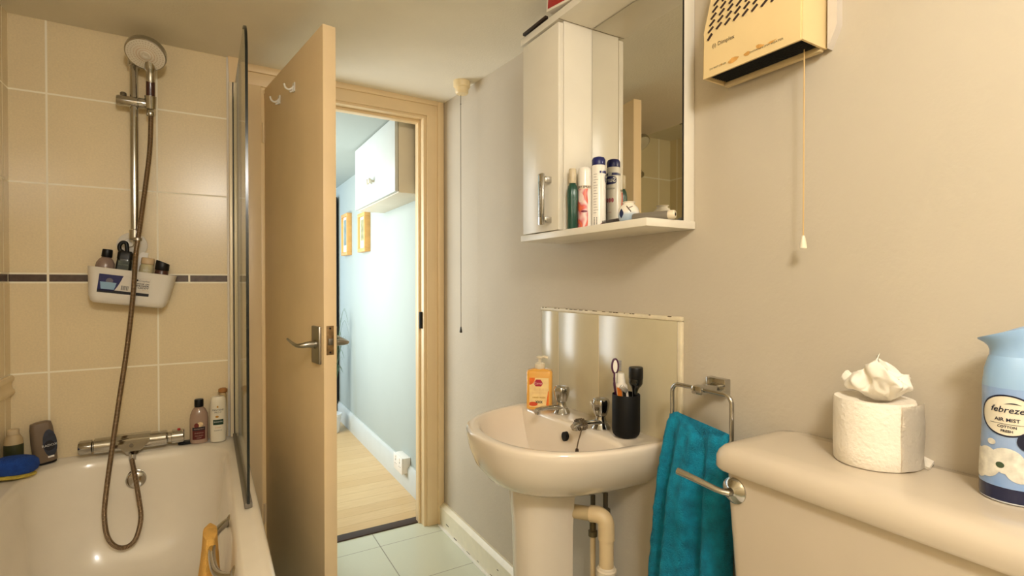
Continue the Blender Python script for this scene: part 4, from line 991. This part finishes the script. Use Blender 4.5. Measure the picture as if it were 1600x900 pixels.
patch('flower_print', -.030, -.002, .010, .026, lift(f_, .0003), M('red_print', (214, 78, 40), 0.45), lb, 32, 24, inside=lambda a, b: ((a-.42)/.5)**2+((b-.55)/.42)**2 < 1)
patch('flower_print', .018, .030, .010, .060, lift(f_, .0003), hib, lb, 28, 40, inside=lambda a, b: a > .25+.6*b)
lg = patch('brand_plate', -.016, .012, .074, .095, lift(f_, .0005), M('crimson_print', (176, 22, 62), 0.4), lb, 40, 32, inside=lambda a, b: abs(a-.5)/.5 < 1-.75*abs(b-.45)**1.3*1.5)
text('lettering', 'Carex', .0105, -.002, .0835, lift(f_, .0008), M('pale_pink_ink', (246, 200, 196), 0.5), lg)
text('lettering', 'CITRUS', .0095, .000, .063, lift(f_, .0006), M('pale_gold_ink', (238, 200, 140), 0.5), lb)
text('lettering', 'WHITE TEA', .0085, .000, .053, lift(f_, .0006), M('pale_gold_ink', (238, 200, 140), 0.5), lb)
text('lettering', 'HAND WASH', .0065, .000, .039, lift(f_, .0006), GOLD, lb, bold=0.03)
text('lettering', 'XXX', .010, .000, .025, lift(f_, .0006), INK, lb, bold=0.04)
# tumbler and what stands in it
CU = Vector((-.058, -1.362, .7802))
t = thing('toothbrush_tumbler', 'matt black cylindrical tumbler on the right corner of the basin', 'tumbler', CU)
obj('cup', lathe([(.022, 0), (.028, .002), (.0335, .008), (.0355, .016), (.0355, .1085), (.0350, .1095), (.0330, .1090), (.0328, .02), (.028, .012), (.001, .011)], n=44), M('matt_black', (9, 9, 10), 0.6, var=0.1, spec=0.25), t, **L)
def stick(p, q): return p, q
a0 = CU+Vector((.004, .016, .014)); PURP = M('purple_rubber', (74, 22, 60), 0.4)
t = thing('toothbrush', 'purple and white toothbrush leaning in the black tumbler', 'toothbrush', a0)
P0 = a0; P1 = CU+Vector((-.006, .030, .112)); P2 = CU+Vector((-.006, .034, .150)); P3 = CU+Vector((-.004, .0375, .176))
tube_pts = catmull([P0, P0.lerp(P1, .5), P1, P1.lerp(P2, .6)+Vector((0, .002, 0)), P3-Vector((0, 0, .0175))], 8)
obj('handle', tube(tube_pts, [0.0062]*8*3+[0.0052]*4+[0.0044]*5, 12), PURP, t)
obj('handle_inlay', tube([p+Vector((-.0012, -.0058, 0)) for p in tube_pts[12:]], .0024, 8), WPLAS, t)
rt = Vector((.508*0+.86, -.508, 0)).normalized()   # sideways as the camera sees it
loop = [P3+rt*(.0078*math.cos(2*PI*i/28))+Vector((0, 0, .0185*math.sin(2*PI*i/28))) for i in range(28)]
obj('head_loop', tube(loop, .0030, 8, closed=True), PURP, t)
obj('head_pad', loft([[P3+rt*(.0058*math.cos(2*PI*i/28))+Vector((0, 0, .0165*math.sin(2*PI*i/28)))+d for i in range(28)] for d in (Vector((.001, .002, 0)), Vector((-.001, -.002, 0)))]), WPLAS, t)
bm = NB()
for k in range(6):
    for j in range(2):
        q = P3+Vector((0.006, .002-.004*j, -.012+.0048*k)); tube([q, q+rt*.011+Vector((0, 0, .001))], .0016, 6, bm)
obj('bristles', bm, M('grey_bristle', (150, 150, 150), 0.6), t)
def blade(c0, c1, w0, th0, w1, th1, n=24):
    c0, c1 = Vector(c0), Vector(c1)
    return [[c+rt*(ww*math.cos(2*PI*i/n))+rt.cross(Vector((0, 0, 1)))*(tt*math.sin(2*PI*i/n)) for i in range(n)] for c, ww, tt in ((c0, w0, th0), (c1, w1, th1))]
b0 = CU+Vector((.006, .004, .012)); b1 = CU+Vector((-.010, .006, .132))
t = thing('toothpaste_tube', 'orange and white toothpaste tube standing cap up in the black tumbler', 'toothpaste', b0)
tb = blade(b0, b1, .016, .002, .0145, .0125); e1 = CU+Vector((-.0105, .006, .139)); tb += [blade(e1, e1, .009, .009, .009, .009)[0]]
obj('tube_body', loft(tb), M('white_tube', (238, 228, 214), 0.35), t)
fo = lambda u, v: b0.lerp(b1, v)+rt*u*1.0+Vector((-.5, -.86, 0))*(.0025+.0112*v+.0002)*math.sqrt(max(0, 1-(u/.0153)**2))
patch('orange_stripe', -.0140, -.001, .55, .96, fo, M('orange_stripe', (232, 128, 44), 0.4), t, 10, 6, inside=lambda a, b: a < .95-.25*b)
obj('cap', loft(blade(CU+Vector((-.0105, .006, .138)), CU+Vector((-.0120, .0065, .163)), .0105, .0105, .0085, .0085)), WPLAS, t)
g0 = CU+Vector((.006, -.016, .012)); g1 = CU+Vector((.006, -.026, .120))
t = thing('shaving_brush', 'black handled shaving brush standing upside down in the black tumbler', 'brush', g0)
obj('handle', tube(catmull([g0, g0.lerp(g1, .5), g1, CU+Vector((.007, -.027, .138)), CU+Vector((.0075, -.0275, .152))], 5), [.006]*10+[.007, .0085, .0105, .0125, .0145]+[.016, .0175, .0175, .0175, .0175, .0175], 22), M('gloss_black', (12, 12, 13), 0.2, coat=0.3), t)
obj('cap', lathe([(.0172, 0), (.0180, .001), (.0180, .026), (.0168, .029), (.001, .0295)], CU+Vector((.0075, -.0275, .1525)), 30), BLACKP, t)
t = thing('razor', 'black and silver razor handle leaning beside the toothpaste in the tumbler', 'razor', CU+Vector((-.016, -.010, .012)))
obj('handle', tube(catmull([CU+Vector((-.012, -.006, .013)), CU+Vector((-.014, -.012, .08)), CU+Vector((-.018, -.012, .122))], 6), .0042, 12), BLACKP, t)
obj('head', xf(bx(-.011, .011, -.004, .004, -.006, .006, .002), Matrix.Translation(CU+Vector((-.019, -.012, .126))) @ Matrix.Rotation(-0.53, 4, 'Z') @ Matrix.Rotation(0.7, 4, 'Y')), M('razor_silver', (170, 166, 160), 0.3, 0.8), t)

# ------------------------------------------------------------------ towel ring and towel
tr = thing('towel_ring', 'square chrome towel ring on the wall between the basin and the toilet', 'towel ring', (WX, -1.60, 0.95))
obj('wall_plate', bx(-.012, WX, -1.622, -1.571, .927, .963, .002), CHROME, tr)
bm = NB(); box(bm, -.062, -.010, -1.613, -1.588, .936, .951, .0025); box(bm, -.080, -.058, -1.614, -1.587, .934, .953, .004)
obj('arm', bm, CHROME, tr)
RZ0, RZ1, RYA, RYB, RXX = .842, .946, -1.527, -1.682, -.0705
rr_ = rrect(RYB, RYA, RZ0, RZ1, 0, .018, 8)
obj('frame', tube([Vector((RXX, p.x, p.y)) for p in rr_], .0048, 14, closed=True), CHROME, tr)
def towel():
    rings = []; n = 96; rows = 44
    for k in range(rows+1):
        t = k/rows; s = min(1, t*1.5)
        yl = -1.520+.072*t**.8; yr = -1.676-.012*t; yc, hw = (yl+yr)/2, (yl-yr)/2
        rg = []
        for i in range(n):
            a = 2*PI*i/n; c_, s_ = math.cos(a), math.sin(a)
            y = yc+hw*math.copysign(abs(s_)**.8, s_); q = (y-yc)/hw
            top = .853+.018/(1+math.exp(-9*(q-.45)))-.013*math.exp(-((q+.22)/.42)**2)+.004*math.sin(q*11)
            th = (.013+.017*min(1, t*4))
            fold = 1+.62*math.sin(q*6.2+.8-.9*t)*min(1, .45+t*2)+.30*math.sin(q*13+2.2+1.5*t)
            x = -.0705-(th*fold*abs(c_)**.75 if c_ > 0 else -th*.9*abs(c_)**.75)-(.014*t if c_ > 0 else -.004*t)
            z = top-(.60*t**1.08)
            p = Vector((x, y, z)); nn = noise.noise(p*70)*.0022+noise.noise(p*190)*.0013
            rg.append(p+Vector((-nn if c_ > 0 else nn, nn*.6*s_, 0)))
        rings.append(rg)
    c = Vector((-.0705, -1.598, .855))
    t1 = [Vector((-.0705+(p.x+.0705)*.55, p.y, p.z+.008)) for p in rings[0]]
    t2 = [Vector((-.0705+(p.x+.0705)*.08, -1.598+(p.y+1.598)*.97, p.z+.0105)) for p in rings[0]]
    return loft([t2, t1]+rings)
tag(obj('hand_towel', towel(), M('teal_terry', (0, 126, 158), 0.95, var=0.30, ns=45, bump=1.0, bs=340), smooth=80), 'teal terry hand towel hanging through the chrome towel ring', 'towel')

# ------------------------------------------------------------------ toilet
tl = thing('toilet', 'white close coupled toilet with a big cistern at the right edge', 'toilet', (-0.2, -1.985, 0))
WC = M('wc_ceramic', (206, 191, 170), 0.16, var=0.015, coat=0.3)
TYC = -1.985
def cistern():
    R = []
    for z, hw, d in ((.400, .196, .168), (.42, .200, .172), (.60, .216, .184), (.80, .229, .1915), (.8435, .231, .192)):
        R.append(rrect(-d, WX-.002, TYC-hw, TYC+hw, z, .022, 8))
    return loft(R)
obj('cistern_tank', cistern(), WC, tl)
def cistern_lid():
    R = []
    for z, hw, d, r in ((.8425, .236, .198, .022), (.8435, .246, .206, .026), (.848, .250, .2085, .028), (.866, .2497, .2078, .028), (.875, .247, .2045, .028), (.8815, .242, .198, .029), (.8853, .234, .188, .030), (.887, .21, .160, .030)):
        pts = rrect(-d, WX-.001-max(0, z-.880)*.6, TYC-hw, TYC+hw, z, r, 8)
        for p in pts:
            if p.x < -.1: p.x -= .010*max(0, 1-((p.y-TYC)/hw)**2)-.004
        R.append(pts)
    return loft(R)
obj('cistern_lid', cistern_lid(), WC, tl, smooth=50)
fb = Vector((-.1915, -1.7780, .8120))
bm = NB(); lathe([(.0225, 0.0), (.0225, -.003), (.018, -.007), (.010, -.010), (.007, -.012), (.007, -.022)], fb, 30, 'x', bm=bm)
fl = obj('flush_boss', bm, CHROME, tl)
tip = Vector((-.236, -1.690, .8265)); pp = catmull([fb+Vector((-.020, -.004, 0)), fb+Vector((-.029, .012, .002)), fb.lerp(tip, .6)+Vector((-.012, 0, .001)), tip], 6)
obj('flush_lever', tube(pp, [.0055]*6+[.0055+.0012*(i/13) for i in range(len(pp)-6)], 14), CHROME, fl)
def bowl():
    R = []
    for z, x0, x1, hw in ((0, -.50, -.12, .105), (.02, -.50, -.12, .105), (.12, -.52, -.12, .11), (.25, -.60, -.10, .15), (.34, -.66, -.08, .18), (.395, -.675, -.06, .185), (.40, -.67, -.06, .182)):
        R.append([Vector(((x0+x1)/2+(x1-x0)/2*math.cos(2*PI*i/40), TYC+hw*math.sin(2*PI*i/40)*(1 if math.cos(2*PI*i/40) < .5 else 1.0), z)) for i in range(40)])
    return loft(R)
obj('bowl', bowl(), WC, tl)
obj('seat', loft([[Vector((-.425+.245*k*math.cos(2*PI*i/40), TYC+.190*k*math.sin(2*PI*i/40), z)) for i in range(40)] for k, z in ((.97, .401), (1, .405), (1, .425), (.97, .432), (.85, .436))]), WPLAS, tl)
# toilet roll with a crumpled tissue tucked in its core
RC = Vector((-.062, -1.937, .8874))
t = thing('toilet_roll', 'white toilet roll standing on the cistern lid', 'toilet roll', RC)
PAPER = M('toilet_paper', (240, 230, 214), 0.95, var=0.02, ns=30, bump=0.55, bs=150)
def roll():
    R = []
    for r, z in ((.0200, .006), (.020, .002), (.048, .0006), (.0535, .0008), (.0552, .003), (.0555, .030), (.0551, .070), (.0553, .100), (.0540, .1035), (.048, .1025), (.026, .100), (.0205, .099), (.0200, .09)):
        rg = []
        for i in range(64):
            a = 2*PI*i/64; q = r*(1+.025*math.cos(2*a+.6)+(.02*noise.noise(Vector((math.cos(a)*2, math.sin(a)*2, z*22))) if r > .04 else 0))
            rg.append(Vector((q*math.cos(a), q*math.sin(a), z)))
        R.append(rg)
    return loft(R, cap0=True, cap1=True)
obj('paper_roll', roll(), PAPER, t, **L)
# loose end of the sheet peeling off on the right
bm = NB(); ang0 = math.atan2(-.45, -.35); pts = []
g = []
for i in range(12):
    s = i/11; a = -2.05+s*1.05; rr0 = .0563+.010*s**2
    col = []
    for j in range(9):
        v = j/8; z = .003+.098*v-.010*s*(1-v)*0; w_ = .0012*math.sin(v*9+s*3)
        col.append(Vector(((rr0+w_)*math.cos(a), (rr0+w_)*math.sin(a), z)))
    g.append(col)
vv = [[bm.verts.new(p) for p in c_] for c_ in g]
for i in range(11):
    for j in range(8): bm.faces.new((vv[i][j], vv[i+1][j], vv[i+1][j+1], vv[i][j+1]))
bmesh.ops.solidify(bm, geom=bm.faces[:], thickness=.0006)
obj('loose_sheet', bm, PAPER, t, **L)
def tissue():
    bm = NB(); n = 120; rows = 22; V = []
    for k in range(rows+1):
        t_ = k/rows; row = []
        for i in range(n):
            a = 2*PI*i/n
            rad = .014+.0255*math.sin(min(1, t_*1.25)*PI/2)*(1-.25*max(0, t_-.7)/.3)
            w_ = .22*math.sin(3*a+.7+2*t_)+.16*math.sin(5*a+2.1-1.5*t_)+.10*math.sin(9*a+.4+3*t_)+.06*math.sin(14*a)
            rad *= 1+w_*(.35+.65*t_)
            z = .103+.042*t_+.010*t_*math.sin(2*a+1.2)+.006*t_*math.sin(4*a+.3)
            p = Vector((rad*math.cos(a), rad*math.sin(a)*1.15, z)); p += Vector((noise.noise(p*55), noise.noise(p*55+Vector((7, 0, 0))), noise.noise(p*60+Vector((0, 9, 0)))))*.0075
            row.append(bm.verts.new(p))
        V.append(row)
    # tuck the top back in so it reads as one scrunched ball
    for k in range(7):
        t_ = (k+1)/7; row = []
        for i in range(n):
            q = V[rows][i].co; f = 1-.93*t_
            p = Vector((q.x*f, q.y*f, q.z-.006*math.sin(t_*PI)+.010*t_+.004*math.sin(6*PI*i/n*2+3*t_)*(1-t_)))
            p += Vector((noise.noise(p*70), noise.noise(p*70+Vector((3, 0, 0))), noise.noise(p*70+Vector((0, 5, 0)))))*.005
            row.append(bm.verts.new(p))
        V.append(row)
    for a, b in zip(V, V[1:]):
        for i in range(n): bm.faces.new((a[i], a[(i+1) % n], b[(i+1) % n], b[i]))
    bm.faces.new(list(reversed(V[0]))); bm.faces.new(V[-1])
    return xf(bm, Matrix.Translation(RC+Vector((.004, -.004, 0))))
tag(obj('crumpled_tissue', tissue(), M('tissue_paper', (244, 236, 222), 0.9, var=0.01, bump=0.2, bs=90), smooth=70), 'crumpled white tissue stuffed in the top of the toilet roll', 'tissue')
def scrap():
    a = at(1438, 712, z=.888); b = at(1461, 722, z=.888); c = at(1452, 735, z=.888); d = at(1436, 728, z=.888)
    return loft([[a, b, c, d], [p+Vector((0, 0, .004)) for p in (a.lerp(b, .1)+Vector((0, 0, .006)), b, c, d)]])
tag(obj('tissue_scrap', scrap(), PAPER), 'small torn scrap of tissue on the cistern lid beside the roll', 'tissue')
# air freshener
FC = Vector((-.060, -2.104, .8874))
t = thing('air_freshener', 'blue air freshener spray bottle with cotton flowers on the cistern lid', 'spray bottle', FC)
fp = [(.0310, 0), (.0335, .002), (.0340, .006), (.0340, .022), (.0330, .060), (.0318, .095), (.0318, .125), (.0320, .150), (.0300, .172), (.0265, .186), (.0245, .192)]
FB = bpy.data.materials.new('blue_cloud_print'); FB.use_nodes = True
def feb_nodes(m):
    k = NT(m); nt = m.node_tree; b = nt.nodes['Principled BSDF']; tc = nt.nodes.new('ShaderNodeTexCoord'); sx = nt.nodes.new('ShaderNodeSeparateXYZ'); nt.links.new(tc.outputs['Object'], sx.inputs[0])
    f = k.noise(tc.outputs['Object'], 24, 3)
    c = k.mix(k.math('MULTIPLY', f, 0.9), lin((92, 142, 206)), lin((184, 198, 224)))
    c = k.mix(k.math('GREATER_THAN', sx.outputs[2], .150), c, lin((150, 184, 220)))
    c = k.mix(k.math('LESS_THAN', sx.outputs[2], .021), c, lin((24, 32, 66)))
    c = k.mix(k.math('LESS_THAN', sx.outputs[2], .003), c, lin((216, 220, 226)))
    nt.links.new(c, b.inputs['Base Color']); b.inputs['Roughness'].default_value = 0.22
feb_nodes(FB)
obj('bottle', lathe(fp, n=48), FB, t, **L)
def trigger_top():
    # waisted cap that sweeps up and forward into a lip
    R = []
    for z, r, lean in ((.190, .0250, 0), (.197, .0245, 0), (.204, .0250, .001), (.212, .0270, .003), (.219, .0300, .006), (.222, .0300, .0065), (.2235, .022, .004)):
        R.append([Vector((r*math.cos(2*PI*i/44)-lean*.5, r*math.sin(2*PI*i/44)+lean, z+(.010*(-math.sin(2*PI*i/44))*max(0, z-.200)/.022 if z > .2 else 0))) for i in range(44)])
    return loft(R)
obj('spray_top', trigger_top(), M('pale_blue_plastic', (148, 182, 220), 0.35, var=0.03), t, **L)
def fr_(v):
    for (r0, z0), (r1, z1) in zip(fp, fp[1:]):
        if z0 <= v <= z1: return r0+(r1-r0)*(v-z0)/max(z1-z0, 1e-6)
    return .032
ffa = face_cam(FC)-0.20
f_ = around(ffa, FC, fr_)
lb = disc('label', 0, .115, .0295, .0265, f_, M('cream_label', (236, 226, 204), 0.4), t, 40, 6)
bm = NB(); V = [[bm.verts.new(lift(f_, .0004)(s*.0295*math.cos(2*PI*i/60), .115+s*.0265*math.sin(2*PI*i/60))) for i in range(60)] for s in (.955, 1.03)]
for i in range(60): bm.faces.new((V[0][i], V[1][i], V[1][(i+1) % 60], V[0][(i+1) % 60]))
obj('label_border', bm, M('dark_navy', (20, 26, 52), 0.4), lb, recalc=False)
DN = M('dark_navy', (20, 26, 52), 0.4)
text('lettering', 'febreze', .0112, -.0005, .1225, lift(f_, .0006), DN, lb, shear=0.25, bold=0.012)
bm = NB(); V = [[bm.verts.new(lift(f_, .0006)(-.003+.017*i/16, .1300+s*(.0014*math.sin(PI*i/16))+.0016*math.sin(PI*i/16))) for i in range(17)] for s in (-.5, .5)]
for i in range(16): bm.faces.new((V[0][i], V[0][i+1], V[1][i+1], V[1][i]))
obj('swash', bm, DN, lb, recalc=False)
text('lettering', 'AIR MIST', .0064, 0, .1095, lift(f_, .0006), DN, lb, bold=0.02)
patch('rule_line', -.018, .018, .1040, .1045, lift(f_, .0006), DN, lb, 12, 1)
text('lettering', 'COTTON', .0044, 0, .1005, lift(f_, .0006), DN, lb, bold=0.03); text('lettering', 'FRESH', .0044, 0, .0950, lift(f_, .0006), DN, lb, bold=0.03)
bdg = disc('badge', .022, .084, .0125, .0125, lift(f_, .0008), DN, t, 28, 3)
text('lettering', '2 in 1', .0055, .022, .087, lift(f_, .0012), WHITEI, bdg)
cot = M('cotton_print', (222, 218, 206), 0.4, var=0.22, ns=85)
for du, dv, ru, rv in ((-.022, .050, .017, .020), (.000, .056, .018, .017), (.014, .046, .016, .016), (-.034, .046, .016, .020)): disc('cotton_flower', du, dv, ru, rv, lift(f_, .0003+.00005*du*10), cot, t, 24, 4)
disc('leaf_mark', -.006, .050, .0045, .004, lift(f_, .0007), M('leaf_green_print', (66, 84, 60), 0.5), t, 12, 2)
disc('petal_mark', -.016, .078, .005, .004, lift(f_, .0005), cot, t, 14, 2)

# ------------------------------------------------------------------ hall beyond the door
hc = thing('wall_cupboard', 'white painted box cupboard high on the hall wall beyond the door', 'cupboard', (0.0, 0.55, 1.628))
obj('carcass', bx(-.162, 0, .155, .95, 1.628, 2.0148, .001), M('cupboard_side', (216, 206, 184), 0.5, var=0.03), hc)
cdr = obj('cupboard_door', bx(-.182, -.165, .152, .953, 1.632, 2.006, .003), WHITEG, hc)
for yy in (.575, .530):
    kp = Vector((-.182, yy, 1.745)); bm = NB(); lathe([(.008, 0), (.006, -.004), (.006, -.012), (.013, -.018), (.016, -.025), (.013, -.031), (.001, -.033)], kp, 24, 'x', bm=bm)
    obj('knob', bm, M('cream_knob', (214, 208, 186), 0.3), cdr)
def frame(label, y0, y1, z0, z1, d, picm):
    t = thing('picture_frame', label, 'picture', (0, (y0+y1)/2, z0), group='oak frames on the hall wall')
    bm = NB(); fw = .026
    for a, b, c_, e in ((y0, y1, z0, z0+fw), (y0, y1, z1-fw, z1), (y0, y0+fw, z0+fw, z1-fw), (y1-fw, y1, z0+fw, z1-fw)): box(bm, -d, 0, a, b, c_, e, .001)
    obj('frame', bm, M('light_oak', (214, 162, 92), 0.45, var=0.10, ns=20), t)
    obj('mount', bx(-d+.014, -.004, y0+fw, y1-fw, z0+fw, z1-fw), M('white_mount', (232, 234, 228), 0.6), t)
    obj('picture', bx(-d+.012, -d+.014, y0+fw+.02, y1-fw-.02, z0+fw+.055, z1-fw-.02), picm, t)
    return t
frame('light oak deep picture frame on the hall wall, left one, farther down the hall', 1.812, 2.022, 1.398, 1.731, .038, M('grey_photo', (128, 148, 146), 0.4, var=0.3, ns=14))
frame('light oak deep picture frame on the hall wall, right one, below the cupboard', 1.270, 1.468, 1.398, 1.675, .042, M('olive_photo', (150, 148, 110), 0.4, var=0.5, ns=24))
so = thing('double_socket', 'white double wall socket box low on the hall wall above the skirting', 'socket', (0, .58, .08))
obj('back_box', bx(-.045, 0, .445, .590, .098, .186, .003), WPLAS, so)
fpz = obj('face_plate', bx(-.053, -.045, .443, .592, .096, .188, .003), WPLAS, so)
for yy in (.482, .552):
    bm = NB()
    box(bm, -.0536, -.0528, yy-.003, yy+.003, .150, .160); box(bm, -.0536, -.0528, yy-.014, yy-.008, .130, .134); box(bm, -.0536, -.0528, yy+.008, yy+.014, .130, .134)
    obj('pin_holes', bm, DARK, fpz)
    obj('rocker_switch', bx(-.0565, -.0525, yy-.006, yy+.006, .166, .180, .001), WPLAS, fpz)
pl = thing('spider_plant', 'pot plant with thin arching leaves at the far end of the hall', 'plant', (-.16, 1.85, 0))
obj('pot', lathe([(.055, 0), (.065, .004), (.080, .13), (.086, .132), (.086, .150), (.078, .150), (.074, .125), (.001, .122)], (-.16, 1.85, 0), 32), M('white_pot', (226, 226, 222), 0.4), pl)
bm = NB(); rnd = random.Random(11)
for k in range(26):
    a = rnd.uniform(0, 2*PI) if k > 8 else rnd.uniform(-.6, .9); h = rnd.uniform(.35, .85); o = rnd.uniform(.10, .16)
    c0 = Vector((-.16, 1.85, .12)); d = Vector((math.cos(a), math.sin(a), 0))
    if d.x > 0: o = min(o, .138)
    pts = catmull([c0+d*.01, c0+d*o*.35+Vector((0, 0, h*.6)), c0+d*o*.75+Vector((0, 0, h)), c0+d*o*1.05+Vector((0, 0, h*.86))], 6)
    nP = len(pts); s = Vector((-d.y, d.x, 0))
    rings = []
    for i, p in enumerate(pts):
        w_ = .005*(1-(i/(nP-1))**2)+.0006; rings.append([p+s*w_, p+Vector((0, 0, .0012)), p-s*w_, p-Vector((0, 0, .0008))])
    loft(rings, bm)
obj('leaves', bm, M('leaf_green', (96, 122, 70), 0.5, var=0.2), pl)
def curtain():
    bm = NB(); n = 40; g = []
    for k in (0, 1):
        z = .002+1.915*k
        a = [Vector((-.040-.006*math.cos(i*1.1), 2.26+.34*i/n, z)) for i in range(n+1)]; b = [p+Vector((.022, 0, 0)) for p in reversed(a)]
        g.append(a+b)
    return loft(g)
tag(obj('curtain', curtain(), M('dark_cloth', (26, 26, 34), 0.9, var=0.2)), 'dark curtain at the far end of the hall, a sliver beside the door edge', 'curtain')
